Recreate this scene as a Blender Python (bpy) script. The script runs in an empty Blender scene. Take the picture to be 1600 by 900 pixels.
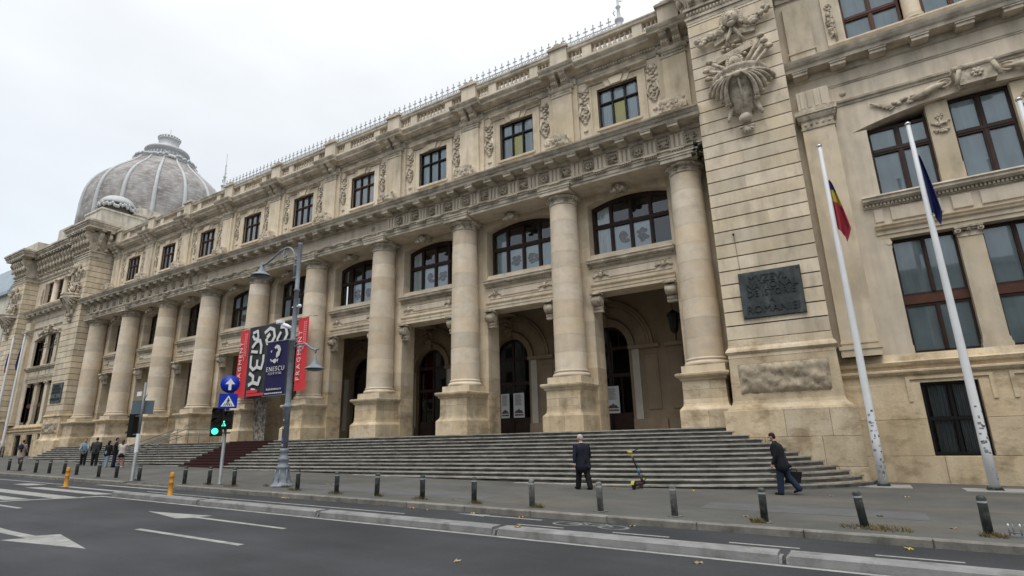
import bpy, math, random
from mathutils import Vector, Matrix, noise
sc = bpy.context.scene
COL = sc.collection
PI = math.pi
# ------------------------------------------------------------------ camera
YAW, PITCH, ROLL = 0.5409, 0.2641, 0.0263
cd = bpy.data.cameras.new('camera'); cam = bpy.data.objects.new('camera', cd); COL.objects.link(cam)
fwd = Vector((-math.sin(YAW)*math.cos(PITCH), math.cos(YAW)*math.cos(PITCH), math.sin(PITCH)))
rt = Vector((math.cos(YAW), math.sin(YAW), 0)); up = rt.cross(fwd)
r2 = math.cos(-ROLL)*rt + math.sin(-ROLL)*up; u2 = -math.sin(-ROLL)*rt + math.cos(-ROLL)*up
M = Matrix((r2, u2, -fwd)).transposed().to_4x4(); M.translation = Vector((5.2017, -25.9104, 1.8586))
cam.matrix_world = M
cd.sensor_width = 36; cd.lens = 860.13/1600*36; cd.clip_start = .1; cd.clip_end = 2000
sc.camera = cam
# ------------------------------------------------------------------ light: overcast day
sc.view_settings.view_transform = 'Standard'; sc.view_settings.look = 'None'
sc.view_settings.gamma = 1; sc.view_settings.exposure = 0.13
SUN_EL, SUN_AZ = math.radians(62), math.radians(165)     # azimuth from +Y (clockwise)
w = bpy.data.worlds.new('World'); sc.world = w; w.use_nodes = True
nt = w.node_tree; N = nt.nodes; Lk = nt.links
bg = N['Background']; bg.inputs[1].default_value = 0.1
sky = N.new('ShaderNodeTexSky'); sky.sky_type = 'NISHITA'; sky.sun_disc = False
sky.sun_elevation = SUN_EL; sky.sun_rotation = SUN_AZ; sky.air_density = 1; sky.dust_density = 3
# cloud deck: brighter towards the zenith, faint soft cloud structure
tc = N.new('ShaderNodeTexCoord'); sp = N.new('ShaderNodeSeparateXYZ'); Lk.new(tc.outputs['Generated'], sp.inputs[0])
cr = N.new('ShaderNodeValToRGB'); Lk.new(sp.outputs['Z'], cr.inputs[0])
e = cr.color_ramp.elements
e[0].position = 0.0; e[0].color = (.65, .71, .78, 1)
e[1].position = 1.0; e[1].color = (1.5, 1.5, 1.5, 1)
x = e.new(.30); x.color = (.715, .765, .82, 1)
x = e.new(.6); x.color = (.83, .855, .88, 1); x = e.new(.72); x.color = (.95, .96, .97, 1)
mp = N.new('ShaderNodeMapping'); mp.inputs['Scale'].default_value = (1.4, 1.4, 3.2); Lk.new(tc.outputs['Generated'], mp.inputs[0])
nz = N.new('ShaderNodeTexNoise'); nz.inputs['Scale'].default_value = 1.5; nz.inputs['Detail'].default_value = 4; Lk.new(mp.outputs[0], nz.inputs['Vector'])
mr = N.new('ShaderNodeMapRange'); mr.inputs['From Min'].default_value = .3; mr.inputs['From Max'].default_value = .7
mr.inputs['To Min'].default_value = 10.2; mr.inputs['To Max'].default_value = 12.4; Lk.new(nz.outputs[0], mr.inputs[0])
vm = N.new('ShaderNodeVectorMath'); vm.operation = 'SCALE'; Lk.new(cr.outputs[0], vm.inputs[0]); Lk.new(mr.outputs[0], vm.inputs['Scale'])
mx = N.new('ShaderNodeMix'); mx.data_type = 'RGBA'; mx.inputs[0].default_value = .93
Lk.new(sky.outputs[0], mx.inputs[6]); Lk.new(vm.outputs[0], mx.inputs[7]); Lk.new(mx.outputs[2], bg.inputs[0])
sl = bpy.data.lights.new('sun', 'SUN'); sun = bpy.data.objects.new('sun', sl); COL.objects.link(sun)
sl.energy = 1.5; sl.angle = math.radians(30); sl.color = (1, .965, .91)
sd = Vector((math.sin(SUN_AZ)*math.cos(SUN_EL), math.cos(SUN_AZ)*math.cos(SUN_EL), math.sin(SUN_EL)))
sun.rotation_euler = sd.to_track_quat('Z', 'Y').to_euler(); sun.location = sd*80

# ------------------------------------------------------------------ materials
MATS = {}
def mat(name, col, rough=.8, metal=0, var=0, vscale=1.0, streak=0, bump=0, bscale=8, obj=0, col2=None, spec=.3, pore=0, emit=None, stain=None, grain=0):
    """procedural material on world position: tint noise, streaks, pores, per-object variation, bump"""
    if name in MATS: return MATS[name]
    m = bpy.data.materials.new(name); MATS[name] = m; m.use_nodes = True
    t = m.node_tree; n = t.nodes; l = t.links; b = n['Principled BSDF']
    b.inputs['Base Color'].default_value = (*col, 1); b.inputs['Roughness'].default_value = rough
    b.inputs['Metallic'].default_value = metal; b.inputs['Specular IOR Level'].default_value = spec
    m.diffuse_color = (*col, 1)
    if emit:
        b.inputs['Emission Color'].default_value = (*emit[:3], 1); b.inputs['Emission Strength'].default_value = emit[3]
    if not (var or streak or grain or bump or obj or col2 or pore or stain): return m
    geo = n.new('ShaderNodeNewGeometry')
    def nse(scale, detail=4, sc3=(1, 1, 1), rough_=.55):
        mpn = n.new('ShaderNodeMapping'); mpn.inputs['Scale'].default_value = sc3; l.new(geo.outputs['Position'], mpn.inputs[0])
        q = n.new('ShaderNodeTexNoise'); q.inputs['Scale'].default_value = scale; q.inputs['Detail'].default_value = detail
        q.inputs['Roughness'].default_value = rough_; l.new(mpn.outputs[0], q.inputs['Vector']); return q.outputs[0]
    def rng(v, a, b_, c, d):
        q = n.new('ShaderNodeMapRange'); l.new(v, q.inputs[0])
        for i, k in zip((1, 2, 3, 4), (a, b_, c, d)): q.inputs[i].default_value = k
        return q.outputs[0]
    cur = None
    def mul(v):
        nonlocal cur
        q = n.new('ShaderNodeMath'); q.operation = 'MULTIPLY'
        if cur is None: q.inputs[0].default_value = 1
        else: l.new(cur, q.inputs[0])
        l.new(v, q.inputs[1]); cur = q.outputs[0]
    if var: mul(rng(nse(vscale, 6), .3, .7, 1-var, 1+var))
    if streak: mul(rng(nse(1.6, 5, (1.6, 1.6, .16)), .45, .72, 1.0, 1-streak))
    if pore:
        mul(rng(nse(16, 3, (1, 1, 3.0), .7), .34, .46, 1-pore, 1.0))
    if grain: mul(rng(nse(70, 2), .35, .65, 1-grain, 1+grain))
    if obj:
        oi = n.new('ShaderNodeObjectInfo'); mul(rng(oi.outputs['Random'], 0, 1, 1-obj, 1+obj))
    base = None
    if col2:
        q = n.new('ShaderNodeMix'); q.data_type = 'RGBA'; q.inputs[6].default_value = (*col, 1); q.inputs[7].default_value = (*col2, 1)
        f = rng(nse(vscale*.45+.05, 5), .38, .62, 0, 1)
        if obj:
            oi2 = n.new('ShaderNodeObjectInfo'); a = n.new('ShaderNodeMath'); a.operation = 'MULTIPLY'; a.inputs[1].default_value = 7.31
            l.new(oi2.outputs['Random'], a.inputs[0]); fr = n.new('ShaderNodeMath'); fr.operation = 'FRACT'; l.new(a.outputs[0], fr.inputs[0])
            av = n.new('ShaderNodeMath'); av.operation = 'AVERAGE' if False else 'ADD'; l.new(f, av.inputs[0]); l.new(fr.outputs[0], av.inputs[1])
            h = n.new('ShaderNodeMath'); h.operation = 'MULTIPLY'; h.inputs[1].default_value = .5; l.new(av.outputs[0], h.inputs[0]); f = h.outputs[0]
        l.new(f, q.inputs[0]); base = q.outputs[2]
    if stain:
        q = n.new('ShaderNodeMix'); q.data_type = 'RGBA'
        if base: l.new(base, q.inputs[6])
        else: q.inputs[6].default_value = (*col, 1)
        q.inputs[7].default_value = (*stain[:3], 1)
        l.new(rng(nse(stain[3], 7, stain[4] if len(stain) > 4 else (1, 1, 1), .65), .5, .66, 0, .75), q.inputs[0]); base = q.outputs[2]
    s = n.new('ShaderNodeVectorMath'); s.operation = 'SCALE'
    if base: l.new(base, s.inputs[0])
    else: s.inputs[0].default_value = col
    if cur: l.new(cur, s.inputs['Scale'])
    else: s.inputs['Scale'].default_value = 1
    l.new(s.outputs[0], b.inputs['Base Color'])
    if bump:
        bp = n.new('ShaderNodeBump'); bp.inputs['Strength'].default_value = bump; bp.inputs['Distance'].default_value = .02
        l.new(nse(bscale, 6), bp.inputs['Height']); l.new(bp.outputs[0], b.inputs['Normal'])
    return m
STONE = mat('limestone', (.685, .585, .465), .85, var=.10, vscale=1.3, streak=.18, bump=.10, bscale=14, obj=.04, col2=(.565, .505, .405), stain=(.50, .44, .34, 1.7, (1, 1, .25)))
BLOCK = mat('limestone_block', (.68, .595, .475), .85, var=.08, vscale=1.6, streak=.18, bump=.10, bscale=16, obj=.14, col2=(.60, .50, .345), stain=(.46, .39, .29, 1.6, (1, 1, .4)))
DRUM = mat('limestone_drum', (.70, .62, .51), .8, var=.05, vscale=2.0, streak=.08, bump=.07, bscale=20, obj=.15, col2=(.61, .49, .345), stain=(.55, .48, .38, 1.3, (1, 1, 1.6)))
TAN = mat('tan_limestone', (.62, .49, .315), .85, var=.16, vscale=1.2, streak=.22, bump=.5, bscale=9, obj=.12, col2=(.56, .48, .36), stain=(.30, .22, .13, 1.05, (1, 1, 1.6)), pore=.26)
CARVE = mat('carved_limestone', (.63, .55, .44), .85, var=.16, vscale=4, streak=.25, bump=.4, bscale=25, col2=(.43, .375, .29), stain=(.15, .13, .10, 3.5))
TRIM = mat('weathered_cornice_stone', (.60, .53, .43), .85, var=.12, vscale=2.0, streak=.30, bump=.15, bscale=12, col2=(.43, .38, .30), stain=(.22, .19, .15, 1.7, (.5, 1, 1)))
ROUGH = mat('rough_quarry_stone', (.44, .37, .27), .95, var=.22, vscale=3, bump=1.0, bscale=6, col2=(.35, .30, .23), stain=(.20, .17, .13, 2.5), pore=.3)
DARKJ = mat('joint_mortar', (.10, .085, .07), .95, var=.2, vscale=4)
PALE = mat('pale_render', (.60, .56, .47), .85, var=.12, vscale=1.2, streak=.25, bump=.2, stain=(.33, .31, .27, 1.3, (1, 1, .4)))
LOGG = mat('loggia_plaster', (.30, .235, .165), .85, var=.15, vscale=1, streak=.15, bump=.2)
LSTRIP = mat('loggia_marble', (.50, .47, .42), .6, var=.1, vscale=2)
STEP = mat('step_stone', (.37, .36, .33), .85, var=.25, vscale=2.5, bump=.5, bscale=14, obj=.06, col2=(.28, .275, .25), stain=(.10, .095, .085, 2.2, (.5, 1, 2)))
RISER = mat('shaded_riser_stone', (.135, .13, .12), .95, var=.35, vscale=3, bump=.5, col2=(.07, .068, .062))  # darker than the treads: shade under their overhang painted into the riser colour
ROADM = mat('asphalt_road', (.045, .048, .053), .85, grain=.22, var=.24, vscale=.35, bump=.5, bscale=60, col2=(.037, .039, .043), stain=(.060, .064, .072, .28, (.12, 1, 1)))
WALKM = mat('asphalt_pavement', (.112, .114, .109), .9, grain=.15, var=.16, vscale=.8, bump=.5, bscale=45, col2=(.088, .088, .083), stain=(.135, .122, .098, .5, (.25, 1, 1)))
KERBM = mat('concrete_kerb', (.20, .195, .175), .9, var=.25, vscale=3, bump=.4, bscale=20, obj=.1, stain=(.11, .105, .09, 2.5))
SEPM = mat('concrete_lane_divider', (.235, .24, .24), .85, var=.2, vscale=2.2, bump=.3, bscale=25, obj=.06, stain=(.13, .125, .115, 2.0))
PAINT = mat('road_paint', (.30, .305, .295), .8, var=.18, vscale=3, bump=.3, bscale=50, stain=(.20, .20, .20, 5))
WOODD = mat('dark_brown_window_wood', (.036, .019, .015), .55, var=.2, vscale=3)
WOODR = mat('red_brown_window_wood', (.085, .034, .02), .55, var=.25, vscale=3)
BLACK = mat('black_paint', (.012, .012, .013), .45)
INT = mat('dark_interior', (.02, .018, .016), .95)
CURT = mat('grey_curtain', (.66, .72, .74), .9, streak=.35, var=.05, vscale=3)
CURTW = mat('white_curtain', (.78, .79, .78), .9, streak=.3)
YELL = mat('yellow_blind', (.86, .72, .14), .8, streak=.1)
POST = mat('exhibition_poster_paper', (.70, .75, .77), .7)
ARTI = mat('exhibit_print', (.05, .055, .05), .8, var=.5, vscale=12, col2=(.22, .17, .13))
BRONZE = mat('weathered_bronze', (.062, .070, .074), .5, metal=.35, var=.25, vscale=3, streak=-.9, bump=.3, bscale=14, col2=(.042, .05, .05))
ZINC = mat('zinc_rib', (.48, .49, .495), .55, metal=.1, var=.15, vscale=1.2, bump=.3, stain=(.32, .32, .31, 1.2))
SLATE = mat('dome_slate', (.33, .315, .305), .75, var=.16, vscale=1.1, bump=.25, bscale=5, col2=(.20, .18, .17), stain=(.45, .46, .46, 1.5, (1, 1, 3)))
GALV = mat('galvanised_steel', (.19, .205, .215), .5, metal=.3, var=.15, vscale=4)
LAMPM = mat('grey_lamp_paint', (.22, .245, .285), .5, var=.15, vscale=4, stain=(.13, .14, .16, 6))
POLEW = mat('white_pole_paint', (.72, .74, .76), .4, var=.05, vscale=2)
BOLL = mat('dark_green_bollard_paint', (.045, .054, .052), .6, var=.3, vscale=8, bump=.2, stain=(.13, .14, .13, 9))
BOLLG = mat('worn_grey_bollard_paint', (.16, .165, .16), .7, var=.4, vscale=12, stain=(.05, .055, .05, 11))
REFL = mat('white_reflective_band', (.36, .38, .38), .5, var=.1, vscale=6)
ORANGE = mat('orange_post_plastic', (.58, .27, .035), .55, var=.1, vscale=6)
BLUE = mat('blue_sign_face', (.006, .035, .42), .4)
WHITE = mat('white_sign_face', (.80, .82, .84), .4)
SIGNB = mat('grey_sign_back', (.11, .15, .18), .5)
REDB = mat('red_banner_cloth', (.60, .045, .055), .8, var=.06, vscale=1.5)
GREYB = mat('dark_grey_banner_cloth', (.035, .038, .04), .8, var=.1, vscale=2)
NAVYB = mat('navy_banner_cloth', (.018, .016, .075), .8)
BWHITE = mat('banner_white_print', (.62, .63, .63), .8)
BGREY = mat('banner_pink_print', (.72, .30, .30), .8)
CARPET = mat('dark_red_carpet', (.042, .015, .014), .98, var=.2, vscale=6, bump=.4, bscale=70)
RUST = mat('dirt_and_leaf_grit', (.20, .15, .09), .95, var=.3, vscale=10)
LEAF = mat('fallen_leaf', (.42, .19, .05), .8, var=.3, vscale=20, obj=.3)
LEAFY = mat('fallen_yellow_leaf', (.55, .42, .06), .8, obj=.3)
LEAFG = mat('pale_dry_leaf', (.36, .27, .16), .8, obj=.35)
GRASS = mat('dry_grass', (.13, .12, .045), .95, var=.3, vscale=12, col2=(.17, .12, .05))
def glass(name, tint, fac):
    m = bpy.data.materials.new(name); m.use_nodes = True; t = m.node_tree; n = t.nodes; l = t.links
    n.remove(n['Principled BSDF']); out = n['Material Output']
    tr = n.new('ShaderNodeBsdfTransparent'); tr.inputs[0].default_value = (*tint, 1)
    gl = n.new('ShaderNodeBsdfGlossy'); gl.inputs['Roughness'].default_value = .03; gl.inputs[0].default_value = (.9, .95, 1, 1)
    fr = n.new('ShaderNodeFresnel'); fr.inputs[0].default_value = 1.5
    ad = n.new('ShaderNodeMath'); ad.operation = 'ADD'; ad.inputs[1].default_value = fac; l.new(fr.outputs[0], ad.inputs[0])
    ge = n.new('ShaderNodeNewGeometry'); nn = n.new('ShaderNodeTexNoise'); nn.inputs['Scale'].default_value = .9; l.new(ge.outputs['Position'], nn.inputs['Vector'])
    bp = n.new('ShaderNodeBump'); bp.inputs['Strength'].default_value = .06; bp.inputs['Distance'].default_value = .02; l.new(nn.outputs[0], bp.inputs['Height']); l.new(bp.outputs[0], gl.inputs['Normal'])
    mxs = n.new('ShaderNodeMixShader'); l.new(ad.outputs[0], mxs.inputs[0]); l.new(tr.outputs[0], mxs.inputs[1]); l.new(gl.outputs[0], mxs.inputs[2])
    l.new(mxs.outputs[0], out.inputs[0]); MATS[name] = m; return m
GLASS = glass('window_glass', (.82, .87, .88), .05)
GLASSD = glass('dark_window_glass', (.5, .52, .52), .0)

# ------------------------------------------------------------------ mesh helpers
class MB:
    def __init__(s): s.v = []; s.f = []; s.sm = []
    def add(s, vs, fs, smooth=False):
        o = len(s.v); s.v += [tuple(p) for p in vs]; s.f += [tuple(i+o for i in f) for f in fs]; s.sm += [smooth]*len(fs); return s
    def box(s, x0, x1, y0, y1, z0, z1, c=0):
        """box; c chamfers the edges of its front (-y) face"""
        if not c:
            vs = [(x, y, z) for z in (z0, z1) for y in (y0, y1) for x in (x0, x1)]
            return s.add(vs, [(0, 2, 3, 1), (4, 5, 7, 6), (0, 1, 5, 4), (2, 6, 7, 3), (0, 4, 6, 2), (1, 3, 7, 5)])
        vs = [(x0+c, y0, z0+c), (x1-c, y0, z0+c), (x1-c, y0, z1-c), (x0+c, y0, z1-c), (x0, y0+c, z0), (x1, y0+c, z0), (x1, y0+c, z1), (x0, y0+c, z1), (x0, y1, z0), (x1, y1, z0), (x1, y1, z1), (x0, y1, z1)]
        return s.add(vs, [(0, 1, 2, 3), (4, 5, 1, 0), (5, 6, 2, 1), (6, 7, 3, 2), (7, 4, 0, 3), (8, 9, 5, 4), (9, 10, 6, 5), (10, 11, 7, 6), (11, 8, 4, 7), (9, 8, 11, 10)])
    def prof(s, x0, x1, pts, ret0=False, ret1=False):
        """moulding: (y,z) profile swept along x; pts run front from bottom to top; optional mitred returns are left square"""
        n = len(pts); vs = [(x0, y, z) for y, z in pts]+[(x1, y, z) for y, z in pts]
        fs = [(i, (i+1) % n, (i+1) % n+n, i+n)[::-1] for i in range(n)]
        fs += [tuple(range(n)), tuple(range(2*n-1, n-1, -1))]
        return s.add(vs, fs)
    def ring(s, cx, cy, prof, hx=0, hy=0):
        """square-plan moulding around (cx,cy): prof is (half-size offset, z); hx, hy extra half sizes"""
        vs = []; fs = []
        for r, z in prof: vs += [(cx-r-hx, cy-r-hy, z), (cx+r+hx, cy-r-hy, z), (cx+r+hx, cy+r+hy, z), (cx-r-hx, cy+r+hy, z)]
        n = len(prof)
        for i in range(n-1):
            for k in range(4): fs.append((4*i+k, 4*i+(k+1) % 4, 4*i+4+(k+1) % 4, 4*i+4+k))
        fs += [(3, 2, 1, 0), (4*n-4, 4*n-3, 4*n-2, 4*n-1)]
        return s.add(vs, fs)
    def lathe(s, prof, cx=0, cy=0, n=16, cz=0, smooth=True, a0=0, a1=2*PI, caps=True):
        full = abs(a1-a0-2*PI) < 1e-6; m = n if full else n+1; vs = []; fs = []
        for r, z in prof:
            for k in range(m):
                a = a0+(a1-a0)*k/n; vs.append((cx+r*math.cos(a), cy+r*math.sin(a), cz+z))
        for i in range(len(prof)-1):
            for k in range(n):
                k2 = (k+1) % m; fs.append((i*m+k, i*m+k2, (i+1)*m+k2, (i+1)*m+k))
        s.add(vs, fs, smooth)
        if caps and full:
            o = len(s.v)-len(vs); s.f += [tuple(o+k for k in range(m))[::-1], tuple(o+(len(prof)-1)*m+k for k in range(m))]; s.sm += [False, False]
        return s
    def tube(s, pts, r, n=8, smooth=True):
        """tube through points; r number or list"""
        P = [Vector(p) for p in pts]; R = r if isinstance(r, (list, tuple)) else [r]*len(P); vs = []; fs = []; prev = None
        for i, p in enumerate(P):
            d = (P[min(i+1, len(P)-1)]-P[max(i-1, 0)]); d = d.normalized() if d.length > 1e-9 else Vector((0, 0, 1))
            if prev is None: a = d.orthogonal().normalized()
            else:
                a = prev-d*prev.dot(d); a = a.normalized() if a.length > 1e-6 else d.orthogonal().normalized()
            prev = a; b = d.cross(a)
            for k in range(n):
                t = 2*PI*k/n; vs.append(p+(a*math.cos(t)+b*math.sin(t))*R[i])
        for i in range(len(P)-1):
            for k in range(n): fs.append((i*n+k, i*n+(k+1) % n, (i+1)*n+(k+1) % n, (i+1)*n+k))
        s.add(vs, fs, smooth); o = len(s.v)-len(vs)
        s.f += [tuple(o+k for k in range(n))[::-1], tuple(o+(len(P)-1)*n+k for k in range(n))]; s.sm += [False, False]
        return s
    def blob(s, c, r, n=8, m=5, jit=0, rnd=random):
        rx, ry, rz = r if isinstance(r, (tuple, list)) else (r, r, r); vs = [(c[0], c[1], c[2]-rz)]; fs = []
        for i in range(1, m):
            p = PI*i/m
            for k in range(n):
                a = 2*PI*k/n; q = 1+(rnd.random()-.5)*jit
                vs.append((c[0]+rx*q*math.sin(p)*math.cos(a), c[1]+ry*q*math.sin(p)*math.sin(a), c[2]-rz*q*math.cos(p)))
        vs.append((c[0], c[1], c[2]+rz)); L = len(vs)-1
        for k in range(n):
            k2 = (k+1) % n; fs.append((0, 1+k2, 1+k)); fs.append((L, L-n+k, L-n+k2))
            for i in range(m-2): fs.append((1+i*n+k, 1+i*n+k2, 1+(i+1)*n+k2, 1+(i+1)*n+k))
        return s.add(vs, fs, True)
    def poly(s, pts, y0, y1):
        """closed (x,z) outline extruded from y0 (front) to y1"""
        n = len(pts); vs = [(x, y0, z) for x, z in pts]+[(x, y1, z) for x, z in pts]
        return s.add(vs, [tuple(range(n)), tuple(range(2*n-1, n-1, -1))]+[(i, i+n, (i+1) % n+n, (i+1) % n) for i in range(n)])
    def xform(s, fn):
        s.v = [tuple(fn(Vector(p))) for p in s.v]; return s
    def mesh(s, name, m=None):
        me = bpy.data.meshes.new(name); me.from_pydata(s.v, [], s.f)
        me.polygons.foreach_set('use_smooth', s.sm); me.update()
        if m: me.materials.append(m)
        return me
def obj(name, data, parent=None, m=None, loc=(0, 0, 0), rot=(0, 0, 0), scale=None):
    if isinstance(data, MB): data = data.mesh(name, m)
    o = bpy.data.objects.new(name, data); COL.objects.link(o); o.location = loc; o.rotation_euler = rot
    if scale: o.scale = scale
    if parent: o.parent = parent
    return o
def tag(o, label, cat, group=None):
    o['label'] = label; o['category'] = cat
    if group: o['group'] = group
    return o
def struct(o): o['kind'] = 'structure'; return o
def stuff(o): o['kind'] = 'stuff'; return o
def thing(name, label, cat, loc=(0, 0, 0), rz=0, group=None):
    return tag(obj(name, None, loc=loc, rot=(0, 0, rz)), label, cat, group)
def copy_tree(o, parent=None):
    c = o.copy(); COL.objects.link(c)
    if parent: c.parent = parent
    for ch in list(o.children): copy_tree(ch, c)
    return c
def text_mb(txt, size, depth=.02, align='CENTER', space=1.0):
    """letters as a mesh in the x-z plane, front towards -y, baseline at z=0"""
    cu = bpy.data.curves.new('t', 'FONT'); cu.body = txt; cu.size = size; cu.extrude = depth/2; cu.align_x = align; cu.space_character = space; cu.resolution_u = 2
    o = bpy.data.objects.new('t', cu); COL.objects.link(o); dg = bpy.context.evaluated_depsgraph_get()
    me = bpy.data.meshes.new_from_object(o.evaluated_get(dg)); b = MB()
    b.add([(v.co.x, -v.co.z, v.co.y) for v in me.vertices], [tuple(p.vertices) for p in me.polygons])
    bpy.data.objects.remove(o); bpy.data.curves.remove(cu); bpy.data.meshes.remove(me); return b
GS = .0167
def gz(x): return GS*(3-x)
RND = random.Random(7)
# ================================================================== ground, road, pavement
def slab(name, x0, x1, y0, y1, dz, m, n=1):
    b = MB(); vs = []; fs = []
    for i in range(n+1):
        xx = x0+(x1-x0)*i/n; vs += [(xx, y0, gz(xx)+dz), (xx, y1, gz(xx)+dz)]
        if i: fs.append((2*i-2, 2*i, 2*i+1, 2*i-1))
    b.add(vs, fs); return struct(obj(name, b, m=m))
slab('ground', -420, 220, -420, 420, -.25, WALKM)
slab('road', -240, 120, -42, -13.30, -.13, ROADM)
slab('pavement', -240, 120, -13.14, -0.4, 0, WALKM)
b = MB(); b.add([(-240, -13.141, gz(-240)-.3), (120, -13.141, gz(120)-.3), (120, -13.141, gz(120)), (-240, -13.141, gz(-240))], [(0, 1, 2, 3)]); struct(obj('pavement_edge', b, m=KERBM))
# kerb stones along the pavement edge
kerb = struct(obj('kerb', None, loc=(0, 0, 0)))
km = MB(); km.box(0, 1.992, -.10, .10, -.3, 0, c=.02); kme = km.mesh('kerb_stone', KERBM)
for i in range(46):
    xx = -76+i*2
    if -22.6 < xx+1 < -17.6: continue
    obj('kerb_stone', kme, kerb, loc=(xx, -13.24, gz(xx)+.012), rot=(0, math.atan(GS), 0))
dm = MB(); dm.box(0, 1.975, -.10, .10, -.3, 0, c=.02); dme = dm.mesh('dropped_kerb_stone', KERBM)
for xx in (-24, -22, -20, -18):
    if -22.6 < xx+1 < -17.6: obj('dropped_kerb_stone', dme, kerb, loc=(xx, -13.24, gz(xx)-.06), rot=(0, math.atan(GS), 0))
# concrete lane dividers between the road and the cycle lane
dv = MB(); L_ = 5.26
dv.prof(0.05, L_-.05, [(-.20, -.16), (-.19, -.005), (-.16, .02), (.17, .02), (.19, -.005), (.20, -.16)])
dv.prof(0, .05, [(-.18, -.16), (-.13, -.04), (.13, -.04), (.18, -.16)]); dv.prof(L_-.05, L_, [(-.18, -.16), (-.13, -.04), (.13, -.04), (.18, -.16)])
dvm = dv.mesh('lane_divider', SEPM)
seps = ['end of the concrete lane divider row beside the zebra crossing', 'second concrete lane divider from the zebra crossing', 'third concrete lane divider from the zebra crossing',
        'fourth concrete lane divider from the zebra crossing, below the grey-haired man', 'concrete lane divider at the right end of the road, nearest the camera', 'last concrete lane divider at the right edge']
for i in range(6):
    xx = -17.35+5.32*i
    o = obj('lane_divider', dvm, loc=(xx, -15.62, gz(xx)), rot=(0, math.atan(GS), 0)); tag(o, seps[i], 'kerb', 'concrete lane dividers along the cycle lane')
def paint(name, pts, dz=-.126):
    b = MB(); b.add([(x, y, gz(x)+dz) for x, y in pts], [tuple(range(len(pts)))]); return struct(obj(name, b, m=PAINT))
def strip(x0, x1, y0, y1, name='lane_line', dz=-.126): return paint(name, [(x0, y0), (x1, y0), (x1, y1), (x0, y1)], dz)
strip(-17.6, 60, -15.98, -15.86, 'edge_line')
paint('stop_line', [(-19.4, -18.3), (-19.1, -18.3), (-17.55, -15.86), (-17.85, -15.86)])
strip(-70, -25.1, -14.42, -14.3, 'cycle_lane_line')
for a, b_ in ((-25, -25.9), (-18.0, -5.2)): strip(min(a, b_), max(a, b_), -14.36, -14.27, 'cycle_lane_line')
for k in range(-2, 10):
    x0 = .55+2.28*k
    if k != -2 : strip(x0, x0+1.17, -14.46, -14.37, 'cycle_lane_dash')
strip(-9.0, -5.15, -18.98, -18.84, 'lane_dash'); strip(-19.6, -16.3, -18.72, -18.58, 'lane_dash'); 
for yy, x0, x1, hw in ((-16.72, -27, -18.2, .28), (-15.55, -24.8, -18.6, .22), (-14.75, -24.3, -17.6, .12), (-13.68, -23.5, -17.9, .10), (-17.75, -28, -19.6, .25)):
    paint('zebra_stripe', [(x0, yy-hw), (x1, yy-hw), (x1+.5, yy+hw), (x0+.5, yy+hw)])
paint('refuge_marking', [(-27.6, -15.3), (-26.0, -15.3), (-25.6, -14.7), (-27.3, -14.72)])
# arrows
paint('lane_arrow', [(-13.4, -20.28), (-11.33, -20.40), (-10.05, -20.40), (-9.8, -20.06), (-7.45, -20.53), (-10.1, -20.98), (-9.9, -20.62), (-11.33, -20.62), (-13.4, -20.5)])
paint('lane_arrow', [(-12.0, -17.22), (-9.45, -16.9), (-9.6, -17.17), (-6.0, -17.25), (-6.0, -17.37), (-9.6, -17.32), (-9.85, -17.6)])
paint('cycle_arrow', [(-4.0, -13.66), (-3.05, -13.50), (-3.1, -13.6), (-1.5, -13.62), (-1.5, -13.72), (-3.1, -13.72), (-3.05, -13.82)])
def flat_ring(cx, cy, r0, r1, n=20):
    vs = []; fs = []
    for k in range(n):
        a = 2*PI*k/n
        for r in (r0, r1): x = cx+r*math.cos(a)*1.25; vs.append((x, cy+r*math.sin(a)*.9, gz(x)-.126))
    for k in range(n): k2 = (k+1) % n; fs.append((2*k, 2*k+1, 2*k2+1, 2*k2))
    return vs, fs
bs = MB()
for cx in (-.75, .35): bs.add(*flat_ring(cx, -13.85, .22, .29))
def fl(b, x0, y0, x1, y1, w_=.06):
    d = Vector((x1-x0, y1-y0)); n_ = Vector((-d.y, d.x)).normalized()*w_/2
    b.add([(x, y, gz(x)-.1262) for x, y in ((x0-n_.x, y0-n_.y), (x1-n_.x, y1-n_.y), (x1+n_.x, y1+n_.y), (x0+n_.x, y0+n_.y))], [(0, 1, 2, 3)])
for a in ((-.75, -13.85, -.45, -13.6), (-.45, -13.6, .05, -13.6), (-.45, -13.6, -.2, -13.88), (-.2, -13.88, .35, -13.85), (.35, -13.85, .05, -13.55), (-.2, -13.88, .05, -13.6), (-.75, -13.85, -.2, -13.88), (-.5, -13.52, -.3, -13.56)): fl(bs, *a)
struct(obj('bicycle_symbol', bs, m=mat('worn_road_paint', (.17, .175, .17), .85, var=.3, vscale=5, grain=.2)))
pm = mat('pavement_patch', (.115, .117, .12), .9, var=.12, vscale=1.5, bump=.5, bscale=50)
slab('pavement_patch', -14, -4.5, -11.9, -10.6, .004, pm); slab('pavement_patch', 1.5, 6.2, -10.9, -9.6, .004, pm)

# ================================================================== museum
MUS = thing('museum', 'long pale limestone museum with ten columns in front, end pavilions and a slate dome', 'museum', (0, 0, 0))
S = 6.5; NC = 10
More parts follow.
